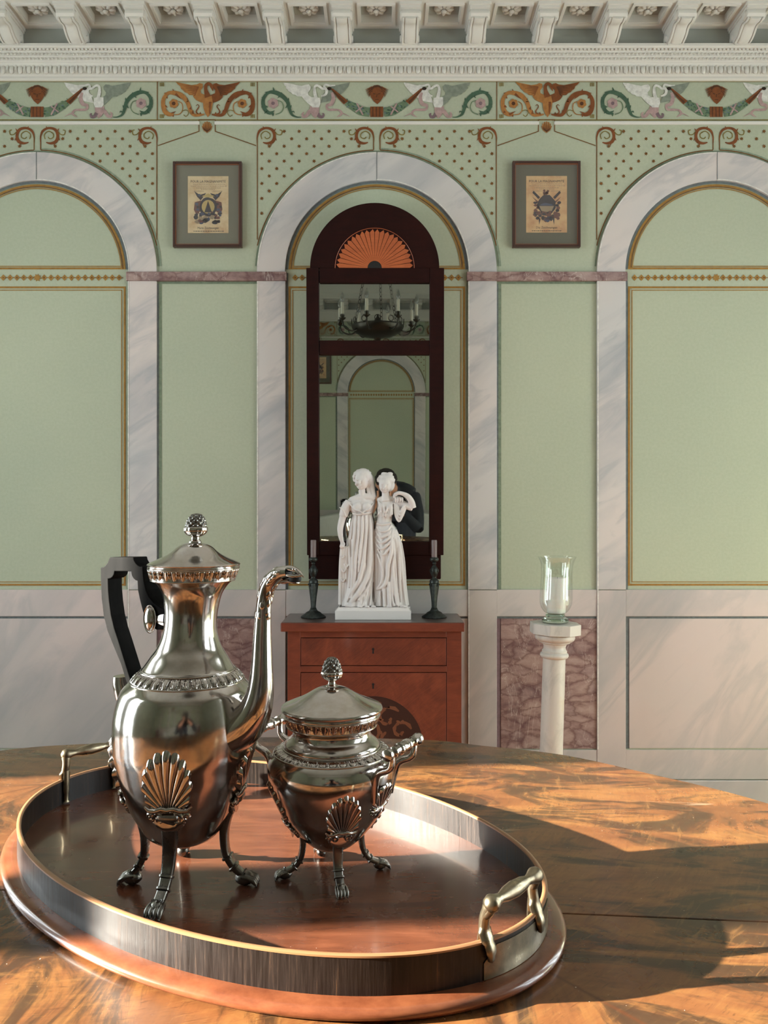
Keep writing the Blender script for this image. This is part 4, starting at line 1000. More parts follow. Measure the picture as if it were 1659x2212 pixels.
def chest():
    yf = CYF+.022
    px = lambda x: (x-829.5)/FPX*yf
    pz = lambda y: CAMZ-(y-1106)/FPX*yf
    b0, b1 = px(621), px(997)
    MB().box(CX0, CX1, CYF, CYB, CZT-.032, CZT).build('top', CHT if False else CHW, CHEST, bevel=0.003)
    MB().box(CX0+.004, CX1-.004, CYF+.004, CYB-.002, CZT, CZT+.0012).build('top_polish', CHT, CHEST)
    mb = MB(); mb.box(b0, b1, yf+.016, CYB, .06, CZT-.032)
    mb.box(b0, px(649), yf, yf+.016, .06, CZT-.032); mb.box(px(965), b1, yf, yf+.016, .06, CZT-.032)
    mb.box(px(649), px(965), yf, yf+.016, pz(1377), CZT-.032); mb.box(px(649), px(965), yf, yf+.016, pz(1452), pz(1439))
    mb.box(px(649), px(965), yf, yf+.016, .06, .16); mb.build('carcass', CHW, CHEST, bevel=0.001)
    for x in (b0+.03, b1-.03): MB().box(x-.028, x+.028, yf, yf+.05, 0, .06).build('foot', CHW, CHEST); MB().box(x-.028, x+.028, CYB-.05, CYB, 0, .06).build('foot', CHW, CHEST)
    for a, b, kz in ((1378.2, 1438, 1406), (1453.2, None, 1482)):
        z1 = pz(a)-.0008; z0 = pz(b)+.0008 if b else .1612
        D = MB().box(px(650), px(964), yf+.0012, yf+.0155, z0, z1).build('drawer', CHD, CHEST, bevel=0.0012)
        kx, kzz = px(806), pz(kz); mb = MB()
        mb.prism([(kx+.0045*cos(t), kzz+.006+.0045*sin(t)) for t in np.linspace(0, 2*PI, 13)[:-1]], lambda u, v, w: (u, yf+.0012-w, v), .0008)
        mb.prism([(kx-.0022, kzz+.004), (kx+.0022, kzz+.004), (kx+.0030, kzz-.010), (kx-.0030, kzz-.010)], lambda u, v, w: (u, yf+.0012-w, v), .0008); mb.build('keyhole', BLACK, D)
        if not b:
            zc = pz(1612); r = 108/FPX*yf; e = lambda k, t0=0, t1=2*PI, n=64: [(kx+k*r*cos(t), zc+k*r*sin(t)) for t in np.linspace(t0, t1, n)]
            MB().prism(e(1.0)[:-1], lambda u, v, w: (u, yf+.0012-w, v), .0005).build('inlay_ring', DKIN, D)
            mb = MB(); rs = random.Random(4)
            for m in (1, -1):
                for (x0_, y0_, s, a0) in ((.10,.25,.30,1.2), (.30,.55,.26,.6), (.55,.30,.22,.2), (.22,-.25,.30,2.2), (.58,-.10,.2,1.0), (.08,.72,.16,1.0)):
                    pts = [(kx+m*r*(x0_+s*(1-q/16)*cos(a0+q*.42)), yf+.0004, zc+r*(y0_+s*(1-q/16)*sin(a0+q*.42))) for q in range(15)]
                    mb.tube(pts, [(r*.040*(.4+.6*abs(sin(q*1.3))), .0003) for q in range(15)], 6, up=(1, 0, .3))
                for q in range(10):
                    x_, z_ = rs.uniform(.05, .62), rs.uniform(-.6, .75)
                    if x_*x_+z_*z_ < .6: mb.ball((kx+m*r*x_, yf+.0005, zc+r*z_), (r*.055, .0004, r*.03), 8, 4, M=Matrix.Rotation(rs.uniform(0, 3), 3, 'Y'))
            mb.build('inlay_foliage', INL2, D, smooth=60)
chest()

# ================================================================== mirror (hangs tilted a little forward)
MT = R(1.69); MY0, MZ0 = 3.168, 0.937
def MP(px, py):
    a = (px-829.5)/FPX; b = (py-1106)/FPX; T = math.tan(MT)
    y = (MY0-T*(CAMZ-MZ0))/(1-b*T); return a*y, (CAMZ-b*y-MZ0)/cos(MT)
MIR = thing('wall_mirror', ((665+950)/2*0+WX(808), MY0, MZ0), 'tall dark mahogany pier mirror with arched top and orange sunburst inlay', 'mirror')
MIR.rotation_euler = (MT, 0, 0)
def mirror():
    ox = MIR.location.x
    def loc(px, py): u, s = MP(px, py); return u-ox, s
    def bx(name, x0, y0, x1, y1, d0, d1, m, parent=MIR, bev=0.002):
        a, t = loc(x0, y0); b, s = loc(x1, y1)
        mb = MB().box(a, b, -d1, -d0, s, t); o = bpy.data.objects.new(name, mb.mesh(name, m)); COL.objects.link(o); o.parent = parent
        if bev: q = o.modifiers.new('bevel', 'BEVEL'); q.width = bev; q.segments = 2
        return o
    GLS = mat('old_mirror_glass', (0.54,0.56,0.51,1), 0.012, 1.0)
    GLS2 = mat('old_mirror_glass_grey', (0.36,0.38,0.35,1), 0.02, 1.0)
    g = N(GLS2); n = g.noise(g.co(), 30, 4, 0.6); g.set('Roughness', g.ramp(n, [(0.4, 0.0), (0.8, 0.06)]))
    for o in (bx('stile', 663, 583, 691, 1198, 0, .030, MIRW), bx('stile', 927.5, 583, 957, 1198, 0, .030, MIRW)): pass
    bx('rail', 691, 583, 927.5, 614, 0, .028, MIRW); bx('rail', 691, 738, 927.5, 768.5, 0, .028, MIRW); bx('rail', 691, 1168.5, 927.5, 1198, 0, .028, MIRW)
    bx('apron', 667.5, 1198, 951, 1250, 0, .020, MIRW)
    bx('upper_glass', 690, 613, 928.5, 739, .010, .013, GLS2, bev=None); bx('lower_glass', 690, 767.5, 928.5, 1169.5, .010, .013, GLS, bev=None)
    bx('backboard', 668, 585, 952, 1249, -.004, .009, MIRW, bev=None)
    cx, cz = loc(809.5, 583); x2, _ = loc(948, 583); r = x2-cx
    def lk(name, mb, m, parent, smooth=None, bev=None):
        o = bpy.data.objects.new(name, mb.mesh(name, m, smooth)); COL.objects.link(o); o.parent = parent
        if bev: q = o.modifiers.new('bevel', 'BEVEL'); q.width = bev; q.segments = 2; q.limit_method = 'ANGLE'
        return o
    tr = lambda off: (lambda u, v, w: (u, off-w, v))
    A = lk('arched_top', MB().prism([(cx+r*cos(t), cz+r*sin(t)) for t in np.linspace(0, PI, 49)], tr(0), .026), MIRW, MIR, bev=.0015)
    # sunburst
    r2 = r*0.612
    mb = MB(); mb.tube([(cx+r2*cos(t), -.0263, cz+r2*sin(t)) for t in np.linspace(0, PI, 40)], .0011, 6, up=(0,1,0)); lk('inlay_line', mb, INL, A)
    n = 22; f0 = .18*r2
    for i in range(n):
        t0, t1 = PI*i/n+.008, PI*(i+1)/n-.008; tm = (t0+t1)/2; pts = []
        pts = [(f0, t0), (r2*.90, t0), (r2*.975, t0*.35+tm*.65) if i % 2 else (r2*.97, tm), (r2*.90, t1), (f0, t1)]
        poly = [(cx+q*cos(a), cz+q*sin(a)) for q, a in pts]
        lk('petal', MB().prism(poly, tr(-.0258), .0010), INL, A)
    lk('inlay_hub', MB().prism([(cx+f0*.95*cos(t), cz+f0*.95*sin(t)) for t in np.linspace(0, PI, 20)], tr(-.0258), .0012), BLACK, A)
mirror()

# ================================================================== two framed prints
FRM = mat('print_frame_wood', C(58,30,22), 0.35, coat=0.3); FRG = mat('print_frame_gilt_edge', C(124,76,52), 0.4)
MATT = mat('grey_green_mount', C(104,102,86), 0.85); MATT2 = mat('darker_mount', C(84,82,68), 0.85)
PAP = mat('old_paper', C(196,172,132), 0.85); g = N(PAP); g.set('Base Color', g.ramp(g.noise(g.co(), 22, 5, 0.6), [(0.3, C(176,142,104)), (0.6, C(204,184,146))]))
PAP2 = mat('old_tan_paper', C(190,154,108), 0.85); g = N(PAP2); g.set('Base Color', g.ramp(g.noise(g.co(), 22, 5, 0.6), [(0.3, C(170,122,84)), (0.6, C(196,162,118))]))
INK = mat('print_ink', C(46,40,46), 0.8); INKB = mat('print_ink_blue', C(62,70,92), 0.8); INKR = mat('print_ink_brown', C(100,62,54), 0.8); INKG = mat('print_ink_grey', C(140,122,98), 0.85); INKY = mat('print_ink_yellow', C(170,148,92), 0.85)
PFG = bpy.data.materials.new('picture_glass'); PFG.use_nodes = True; t_ = PFG.node_tree; t_.nodes.clear()
ou = t_.nodes.new('ShaderNodeOutputMaterial'); mx = t_.nodes.new('ShaderNodeMixShader'); tr_ = t_.nodes.new('ShaderNodeBsdfTransparent'); gl = t_.nodes.new('ShaderNodeBsdfGlossy'); gl.inputs['Roughness'].default_value = 0.03
mx.inputs[0].default_value = 0.05; t_.links.new(tr_.outputs[0], mx.inputs[1]); t_.links.new(gl.outputs[0], mx.inputs[2]); t_.links.new(mx.outputs[0], ou.inputs[0])
def text_mesh(txt, size, m, w=None):
    cu = bpy.data.curves.new('lettering', 'FONT'); cu.body = txt; cu.size = size; cu.align_x = 'CENTER'; cu.extrude = 0.00015; cu.resolution_u = 2
    o = bpy.data.objects.new('lettering', cu); COL.objects.link(o); dg = bpy.context.evaluated_depsgraph_get(); dg.update()
    me = bpy.data.meshes.new_from_object(o.evaluated_get(dg)); bpy.data.objects.remove(o); bpy.data.curves.remove(cu)
    me.materials.clear(); me.materials.append(m)
    if w:
        xs = [v.co.x for v in me.vertices]; k = w/(max(xs)-min(xs))
        for v in me.vertices: v.co.x *= k
    return me
def picture(x0, x1, y0, y1, px0, px1, py0, py1, pap, mt, label, variant, title, foot):
    Yp = YF-.022; q = lambda x, y: ((x-829.5)/FPX*Yp, CAMZ-(y-1106)/FPX*Yp)
    a, t = q(x0, y0); b, s = q(x1, y1)
    T = thing('framed_print', ((a+b)/2, YF, s), label, 'picture', None)
    w = .0100
    for nm, (u0, u1, v0, v1) in (('frame_side', (a, a+w, s, t)), ('frame_side', (b-w, b, s, t)), ('frame_rail', (a+w, b-w, t-w, t)), ('frame_rail', (a+w, b-w, s, s+w))):
        MB().box(u0, u1, Yp, YF-.001, v0, v1).build(nm, FRM, T, bevel=.0015)
    mb = MB(); e = .0022
    for (u0, u1, v0, v1) in ((a+w, a+w+e, s+w, t-w), (b-w-e, b-w, s+w, t-w), (a+w, b-w, t-w-e, t-w), (a+w, b-w, s+w, s+w+e)): mb.box(u0, u1, Yp+.002, Yp+.012, v0, v1)
    mb.build('frame_slip', FRG, T)
    MB().box(a+w*.6, b-w*.6, Yp+.010, Yp+.014, s+w*.6, t-w*.6).build('mount', mt, T)
    MB().box(a+w*.7, b-w*.7, Yp+.0045, Yp+.0055, s+w*.7, t-w*.7).build('glazing', PFG, T)
    pa, pt = q(px0, py0); pb, ps = q(px1, py1)
    S = MB().box(pa, pb, Yp+.0090, Yp+.0100, ps, pt).build('print_sheet', pap, T)
    # engraving, coordinates in pixels of the 165x200 crop (crop origin x0-8, y0-8)
    M_ = [INK, INKB, INKR, INKG, INKY]; mb = MB(); yy = [Yp+.0089]
    def sh(poly, mi, lay=0): mb.flat([(q(x, y)[0], yy[0]-.0002*lay, q(x, y)[1]) for x, y in poly], mi)
    el = lambda cx, cy_, rx, ry, n=16, j=0, rs=None: [(cx+(rx*(1+(rs.uniform(-j, j) if rs else 0)))*cos(2*PI*i/n), cy_+(ry*(1+(rs.uniform(-j, j) if rs else 0)))*sin(2*PI*i/n)) for i in range(n)]
    rs = random.Random(variant); cx = (px0+px1)/2; cy_ = (py0+py1)/2+7
    if variant == 1:
        for sx in (1, -1):
            sh([(cx+sx*4, cy_-32), (cx+sx*18, cy_-28), (cx+sx*30, cy_-36), (cx+sx*24, cy_-24), (cx+sx*16, cy_-16)], 0)
            sh(el(cx+sx*19, cy_-27, 3, 3), 1, 1)
            sh([(cx+sx*15, cy_-16), (cx+sx*29, cy_-12), (cx+sx*31, cy_+4), (cx+sx*26, cy_+14), (cx+sx*17, cy_+8)], 2)
            for k in range(5): sh(el(cx+sx*(22+rs.uniform(-4, 6)), cy_-8+k*6, 3.5, 3, 8, .3, rs), rs.choice([0, 1, 2]), 1)
        sh([(cx-14, cy_-25), (cx, cy_-31), (cx+14, cy_-25), (cx, cy_-22)], 4, 1)
        sh(el(cx, cy_-2, 19, 21, 20, .06, rs), 0, 1); sh(el(cx, cy_-2, 14, 15), 4, 2)
        sh([(cx, cy_-15), (cx+8, cy_+10), (cx-8, cy_+10)], 0, 3)
        for k in range(34): sh(el(cx+rs.uniform(-27, 27), cy_+rs.uniform(12, 34), rs.uniform(3, 6), rs.uniform(2.5, 5), 8, .3, rs), rs.choice([0, 0, 1, 1, 2, 3]), 3+k % 3)
    else:
        for sx in (1, -1):
            sh([(cx+sx*28, cy_-36), (cx+sx*31, cy_-32), (cx+sx*18, cy_-18), (cx+sx*14, cy_-22)], 0)
            sh([(cx+sx*32, cy_-24), (cx+sx*20, cy_-10), (cx+sx*18, cy_-13)], 2)
            for k in range(7): sh(el(cx+sx*(21+rs.uniform(-4, 6)), cy_-10+k*5.5, 4, 3.4, 8, .3, rs), rs.choice([0, 2, 2, 0]), 1)
        for k in range(8): sh(el(cx-2+rs.uniform(-7, 7), cy_-31+rs.uniform(-5, 4), 3, 2.6, 7, .3, rs), 2, 1)
        sh(el(cx, cy_-6, 20, 21, 20, .08, rs), 0, 1); sh([(cx-16, cy_-3), (cx+16, cy_-3), (cx+11, cy_+8), (cx, cy_+10), (cx-11, cy_+8)], 3, 3)
        sh([(cx-14, cy_-6), (cx-4, cy_-10), (cx+12, cy_-7), (cx+14, cy_-4), (cx-14, cy_-4)], 1, 3)
        for k in range(34):
            x = rs.uniform(-26, 26); sh(el(cx+x, cy_+rs.uniform(10, 30-abs(x)*.5), rs.uniform(3, 6), rs.uniform(2.5, 5), 8, .3, rs), rs.choice([0, 0, 1, 2, 2]), 3+k % 3)
        for sx in (1, -1): sh([(cx+sx*17, cy_+24), (cx+sx*13, cy_+24), (cx+sx*16, cy_+38)], 0, 2)
    for k, (yy_, ww) in enumerate(((py0+17, .74), (py0+21, .84), (py0+25, .60), (py0+28, .35))):     # rows of fine print
        x = cx-(px1-px0)*ww/2
        while x < cx+(px1-px0)*ww/2: l = rs.uniform(2, 5); sh([(x, yy_), (x+l, yy_), (x+l, yy_+1.1), (x, yy_+1.1)], 3); x += l+1.1
    for sx in (1, -1): sh([(cx+sx*9, py0+32), (cx+sx*31, py0+32), (cx+sx*31, py0+33), (cx+sx*9, py0+33)], 3)
    x = cx-(px1-px0)*.36
    while x < cx+(px1-px0)*.34: l = rs.uniform(2, 5); sh([(x, py1-4.5), (x+l, py1-4.5), (x+l, py1-3), (x, py1-3)], 0); x += l+1.1
    mb.build('engraving', M_, S, recalc=False)['kind'] = 'stuff'
    for txt, yb, sz, wd, m in ((title, py0+14.0, .0135, .86, INK), (foot, py1-8.5, .0125, .52, INK)):
        me = text_mesh(txt, sz, m, (pb-pa)*wd); o = bpy.data.objects.new('lettering', me); COL.objects.link(o); o.parent = S
        L = Vector(S['_o']); X, Z = q((px0+px1)/2, yb); o.location = Vector((X, Yp+.0088, Z))-L; o.rotation_euler = (R(90), 0, 0)
    return T
PIC1 = picture(373, 522, 348, 533, 404.5, 492.5, 378.5, 501.5, PAP, MATT, 'framed print of a round wreath and fir tree, left of the mirror', 1, 'POUR LA MAGNANIMITE', 'Marie Zeichnungen')
PIC2 = picture(1107.5, 1254.5, 347, 533, 1137.5, 1226, 378, 500.5, PAP2, MATT2, 'framed print of a dark trophy shield on tan paper, right of the mirror', 2, 'POUR LA MAGNANIMITE', 'Die Zeichnungen')
def rear_copy(src, label):
    c = copy_tree(src); c['label'] = label; l = src.location
    c.location = (-l.x+2*WX(814), YF+YB-l.y, l.z); c.rotation_euler = (0, 0, PI); return c
rear_copy(PIC2, 'framed print on the wall behind the camera, at the left edge of the mirror reflection')

# ================================================================== candlesticks
BRZ = mat('dark_patinated_bronze', C(52,56,52), 0.42, 0.6); g = N(BRZ); g.set('Base Color', g.ramp(g.noise(g.co(), 70, 4, 0.6), [(0.35, C(26,28,27)), (0.7, C(60,66,63))]))
CWX = mat('mauve_grey_wax', C(112,98,98), 0.45); WICK = mat('wick', C(30,26,24), 0.9)
def candlestick(pxc, lab1, lab2, mir):
    Yc = 3.06; k = Yc/FPX; zz = lambda y: CAMZ-(y-1106)*k; X = (pxc-829.5)*k; z0 = CZT+.0012; dz = z0-zz(1334)
    T = thing('candlestick', (X, Yc, z0), lab1, 'candlestick', 'pair of dark candlesticks on the chest')
    pr = [(5,1316),(6,1314),(4.6,1312),(5,1302),(6,1290),(7.4,1278),(8.6,1266),(9,1260)]
    mb = MB(); sq = lambda t: 1.0/max(abs(cos(t)), abs(sin(t)))*0.92
    mb.lathe([(r*k, zz(y)+dz) for r, y in pr], (X, Yc, 0), 32, sq=lambda t: (1.0/max(abs(cos(t+PI/4)), abs(sin(t+PI/4))))**0.5); mb.build('shaft', BRZ, T, smooth=30)
    mb = MB(); mb.lathe([(24.5*k*1.0, z0), (25.5*k, z0+1.5*k), (24*k, z0+4*k), (18*k, z0+8*k), (14*k, z0+12*k), (8.5*k, z0+15*k), (7*k, z0+18*k), (4.6*k, z0+20*k)], (X, Yc, 0), 48, sq=lambda t: (1.0/max(abs(cos(t+PI/4)), abs(sin(t+PI/4))))**0.45*0.92); mb.build('base', BRZ, T, smooth=30)
    mb = MB()
    pr = [(8.8,1260),(10,1259),(10,1254),(7.5,1251),(5,1249),(4.4,1246.5),(6.5,1243),(8.5,1237),(9,1231),(6.5,1226),(4,1222),(2.8,1220),(4.6,1217.5),(4.6,1216),(3,1214.5),(6,1213),(9,1211),(9.8,1208.5),(9,1205.5),(7,1204.5),(6.6,1203.5)]
    mb.lathe([(r*k, zz(y)+dz) for r, y in pr], (X, Yc, 0), 32)
    for i in range(8):
        t = i*PI/4; mb.ball((X+8.6*k*cos(t), Yc+8.6*k*sin(t), zz(1233)+dz), (.0026,.0026,.0065), 6, 5)
        mb.ball((X+9.2*k*cos(t), Yc+9.2*k*sin(t), zz(1263)+dz), (.0022,.0022,.0075), 6, 5)
    for s in (1, -1): mb.ball((X+s*10.5*k, Yc, zz(1262)+dz), (.003,.003,.0025), 8, 5)
    mb.build('socket', BRZ, T, smooth=50)
    cz = zz(1206)+dz
    Cn = thing('candle', (X, Yc, cz), lab2, 'candle', 'candles in the dark candlesticks')
    MB().lathe([(5.6*k, cz), (6.1*k, cz+.004), (6.1*k, zz(1168)+dz), (5.2*k, zz(1166.4)+dz), (1.5*k, zz(1167)+dz)], (X, Yc, 0), 24).build('wax', CWX, Cn, smooth=40)
    MB().tube([(X, Yc, zz(1167.5)+dz), (X+.0005, Yc, zz(1165)+dz)], .0006, 6).build('wick', WICK, Cn)
candlestick(677, 'dark bronze candlestick on the chest, between spout and statue', 'mauve grey candle in the candlestick left of the statue', 1)
candlestick(938, 'dark bronze candlestick on the chest, right of the statue', 'mauve grey candle in the candlestick right of the statue', -1)

# ================================================================== marble pedestal, glass, candle
MPED = mat('white_marble_column', rough=0.42); g = N(MPED)
c = g.mix(g.ramp(g.noise(g.co(scale=(3,3,1.4)), 4, 6, 0.65, 1.0), [(0.5, 0), (0.72, 0.7)]), C(196,192,184), C(150,150,146))
c = g.mix(g.ramp(g.noise(g.co(loc=(2,1,0)), 7, 4, 0.6), [(0.55, 0), (0.75, 0.5)]), c, C(188,168,130)); g.set('Base Color', c)
def pedestal():
    Yp = 2.90; k = Yp/FPX; X0 = (1191-829.5)*k; lean = (1199.5-1191)*k/((1620-1345)*k); zz = lambda y: CAMZ-(y-1106)*k
    T = thing('column_pedestal', (X0, Yp, 0), 'slim white marble column pedestal standing before the purple panel', 'pedestal')
    zb = zz(1620)
    def shear(mb): mb.v = [(x+(z-zb)*lean, y, z-(x-X0)*lean) for x, y, z in mb.v]; return mb
    mb = MB().lathe([(25.5*k, 0.09), (24.5*k, zz(1640)), (24.3*k, zz(1500)), (24*k, zz(1421)), (23*k, zz(1420))], (X0, Yp, 0), 40); shear(mb).build('shaft', MPED, T, smooth=40)
    pr = [(22,1422),(26,1421),(29,1419),(30.5,1415),(29.5,1411),(26.5,1409),(26.8,1405),(24,1402),(23.5,1396),(26,1390),(31,1388),(33,1387),(33,1385),(36,1384.5),(41,1381),(43,1376),(41.5,1371),(36,1369.5),(36,1368)]
    mb = MB().lathe([(r*k, zz(y)) for r, y in pr], (X0, Yp, 0), 40); shear(mb).build('capital', MPED, T, smooth=45)
    a = 51*k; oc = [(X0+a/cos(PI/8)*cos(PI/8+i*PI/4+.0), Yp+a/cos(PI/8)*sin(PI/8+i*PI/4)) for i in range(8)]
    mb = MB().prism(oc, lambda u, v, w: (u, v, zz(1368.5)+w), 23*k); shear(mb).build('abacus', MPED, T, bevel=.002)
    mb = MB().lathe([(42*k, 0), (42*k, .05), (36*k, .055), (34*k, .07), (28*k, .08), (26*k, .095)], (X0, Yp, 0), 40); mb.build('base', MPED, T, smooth=40)
    top = zz(1368.5)+23*k; X1 = X0+(top-zb)*lean
    # hurricane glass
    GM = bpy.data.materials.new('clear_greenish_glass'); GM.use_nodes = True; b = GM.node_tree.nodes['Principled BSDF']
    b.inputs['Base Color'].default_value = (0.90,0.97,0.93,1); b.inputs['Transmission Weight'].default_value = 1.0; b.inputs['Roughness'].default_value = 0.0; b.inputs['IOR'].default_value = 1.2
    t = GM.node_tree; ou = t.nodes['Material Output']; lp = t.nodes.new('ShaderNodeBsdfTransparent'); lp.inputs[0].default_value = (.975,.99,.98,1); gl = t.nodes.new('ShaderNodeBsdfGlossy'); gl.inputs['Roughness'].default_value = .02
    lw = t.nodes.new('ShaderNodeLayerWeight'); lw.inputs[0].default_value = .35; fr = t.nodes.new('ShaderNodeMath'); fr.operation = 'MULTIPLY_ADD'; pw_ = t.nodes.new('ShaderNodeMath'); pw_.operation = 'POWER'; pw_.inputs[1].default_value = 3.0; t.links.new(lw.outputs[1], pw_.inputs[0]); t.links.new(pw_.outputs[0], fr.inputs[0]); fr.inputs[1].default_value = .40; fr.inputs[2].default_value = .07; mx = t.nodes.new('ShaderNodeMixShader'); t.links.new(fr.outputs[0], mx.inputs[0]); t.links.new(lp.outputs[0], mx.inputs[1]); t.links.new(gl.outputs[0], mx.inputs[2]); t.links.new(mx.outputs[0], ou.inputs[0])
    G2 = mat('thick_green_glass_foot', C(190,214,198), 0.02); g = N(G2); g.b.inputs['Transmission Weight'].default_value = 1.0; g.b.inputs['IOR'].default_value = 1.5
    z0 = top+.0035; H = thing('hurricane_glass', (X1, Yp, z0), 'clear footed glass candle holder with flared lip on the column', 'candle holder')
    zy = lambda y: z0+(1348-y)*k
    out = [(14,1331),(22,1328),(29,1321),(34,1310),(35.3,1296),(34.5,1270),(33.8,1245),(34.5,1226),(37,1217),(40.5,1209),(40.8,1207)]
    po = catmull([(r, y, 0) for r, y in out], 4); pi_ = [(v.x-1.3, v.y) for v in reversed(po)]
    mb = MB().lathe([(v.x*k, zy(v.y)) for v in po]+[(max(0.5, a)*k, zy(min(b, 1329.5))) for a, b in pi_], (X1, Yp, 0), 48, cap=False); shear2 = lambda m_: m_
    mb.v = [(x+(z-z0)*lean, y, z) for x, y, z in mb.v]; mb.build('bowl', GM, H, smooth=60)
    mb = MB().lathe([(27*k, z0), (29*k, zy(1345)), (28*k, zy(1341)), (23*k, zy(1339)), (19.5*k, zy(1336)), (21*k, zy(1333)), (20*k, zy(1331)), (8*k, zy(1330.5))], (X1, Yp, 0), 48); mb.build('foot', G2, H, smooth=50)
    WX_ = mat('white_wax', C(232,226,218), 0.5); g = N(WX_); g.b.inputs['Subsurface Weight'].default_value = .15
    cz = zy(1329); Xc = X1+2*k
    Cn = thing('candle', (Xc, Yp, cz), 'thick white pillar candle inside the clear glass', 'candle')
    mb = MB().lathe([(18*k, cz), (19.5*k, cz+.002), (20*k, zy(1254.5)), (18.5*k, zy(1252.6)), (15*k, zy(1253.4)), (2*k, zy(1256))], (Xc, Yp, 0), 36); mb.v = [(x+(z-cz)*lean, y, z) for x, y, z in mb.v]; mb.build('wax', WX_, Cn, smooth=40)
    MB().tube([(Xc+(zy(1256)-cz)*lean, Yp, zy(1257)), (Xc+.001+(zy(1256)-cz)*lean, Yp, zy(1251))], .0007, 6).build('wick', WICK, Cn)
pedestal()
# ================================================================== statue of two draped women
STM = mat('white_bisque_porcelain', C(214,209,207), 0.55, spec=0.35)
def remeshed(mb, voxel, iters, name, m, dec=None, smooth_f=0.5):
    me = mb.mesh(name+'_src', m); o = bpy.data.objects.new(name+'_src', me); COL.objects.link(o)
    r = o.modifiers.new('r', 'REMESH'); r.mode = 'VOXEL'; r.voxel_size = voxel; r.adaptivity = 0.0
    s = o.modifiers.new('s', 'SMOOTH'); s.factor = smooth_f; s.iterations = iters
    dg = bpy.context.evaluated_depsgraph_get(); dg.update()
    out = bpy.data.meshes.new_from_object(o.evaluated_get(dg)); bpy.data.objects.remove(o); bpy.data.meshes.remove(me)
    out.name = name; out.shade_smooth(); return out
def link_mesh(name, me, parent):
    L = Vector(parent['_o']) if parent is not None else Vector((0,0,0))
    me.transform(Matrix.Translation(-L)); o = bpy.data.objects.new(name, me); COL.objects.link(o); o.parent = parent; return o
def statue():
    YC = 3.055; CP_ = YC/FPX/5.978
    T = thing('statue', ((723+888)/2*0-.041, YC, CZT+.0012), 'white statue of two draped women standing arm in arm on the chest', 'statue')
    def S(cx, cyy, d=0.0): v = P(700+cx/5.978, 980+cyy/5.978, YC); return Vector((v.x, YC-d, v.z))
    RA = [(560,400,575,.014),(580,320,650,.022),(620,285,662,.029),(690,310,650,.034),(740,335,640,.033),(778,372,620,.029),(900,335,640,.034),(1100,312,645,.037),(1300,300,640,.040),(1500,290,635,.043),(1700,272,630,.047),(1850,252,640,.050),(1960,240,660,.052)]
    RB = [(575,720,880,.016),(600,692,925,.024),(650,684,915,.030),(720,684,892,.032),(810,692,880,.028),(895,672,868,.028),(1000,652,945,.034),(1150,645,1000,.038),(1300,640,1020,.040),(1500,640,1040,.042),(1700,640,1050,.045),(1850,645,1066,.048),(1960,645,1080,.051)]
    def ring(Rg, y):
        y = min(max(y, Rg[0][0]), Rg[-1][0])
        for a, b in zip(Rg, Rg[1:]):
            if a[0] <= y <= b[0]: t = (y-a[0])/(b[0]-a[0]); return [a[i]*(1-t)+b[i]*t for i in range(4)]
    def front(Rg, x, y):
        _, l, r, b = ring(Rg, y); u = (x-(l+r)/2)/((r-l)/2); return b*math.sqrt(max(0.0, 1-u*u))
    mb = MB(); seg = 120
    for Rg, ph in ((RA, 0.0), (RB, 1.3)):
        ys = np.linspace(Rg[0][0], Rg[-1][0], 60); vs = []; fs = []
        for y in ys:
            _, l, r, b = ring(Rg, y); k = min(1.0, max(0.0, (y-800)/500)); mid = (l+r)/2
            for i in range(seg):
                t = 2*PI*i/seg; rp = 1+k*(0.06*sin(9*t+ph+y*.0012)+0.045*sin(15*t+y*.002)+.03*sin(23*t))
                vs.append(S(mid+(r-l)/2*cos(t)*rp, y, b*sin(t)*rp))
        n = len(ys)
        for k in range(n-1):
            for i in range(seg): j = (i+1) % seg; fs.append((k*seg+i, k*seg+j, (k+1)*seg+j, (k+1)*seg+i))
        fs += [tuple(range(seg)), tuple((n-1)*seg+i for i in range(seg))]; mb.add(vs, fs)
    c = CP_
    def tb(pts, rs, n=4, flat=1.0): 
        pp = catmull([S(*q) for q in pts], n); mb.tube(pp, [(r*c, r*c*flat) for r in cr1(rs, n)], 12)
    def bl(x, y, d, rx, rz, ry=None, M=None): mb.ball(S(x, y, d), (rx*c, (ry or rx)*c, rz*c), 18, 12, M=M)
    # --- A: head turned a little to the viewer's left
    tb([(500,610,.012),(495,540,.014),(488,470,.014)], [66,46,46]); tb([(340,605,.006),(430,575,.012),(500,565,.014),(580,560,.012),(640,590,.004)], [40,46,50,46,40])
    bl(487,355,.017,84,118,88); bl(505,300,.004,112,112,108); bl(560,360,-.004,88,120,80)
    bl(470,425,.028,38,40,34); tb([(463,345,.0425),(459,385,.0475)], [9,14]); bl(458,388,.0475,15,11)
    for s in (-1, 1): bl(463+s*38,352,.0395,17,8,8); bl(463+s*38,337,.0400,24,6,8); bl(463+s*36,395,.032,26,26,20)
    tb([(440,412,.0415),(462,408,.0440),(484,412,.0405)], [5,7,5]); tb([(446,420,.0405),(462,423,.0425),(478,420,.0400)], [4,6,4])
    for k in range(9): a = R(200-k*25); tb([(487+92*cos(a),330-80*sin(a),.018),(487+104*cos(a),300-85*sin(a),.006),(505+100*cos(a),270-70*sin(a),-.012)], [16,19,16], 3)
    tb([(590,330,0),(610,420,.002),(622,500,.006),(640,570,.010)], [48,44,40,34]); tb([(560,440,.010),(575,500,.014),(600,560,.016)], [18,20,16])
    for s, x in ((0,430),(1,556)): bl(x,690,.028,60,62,46)
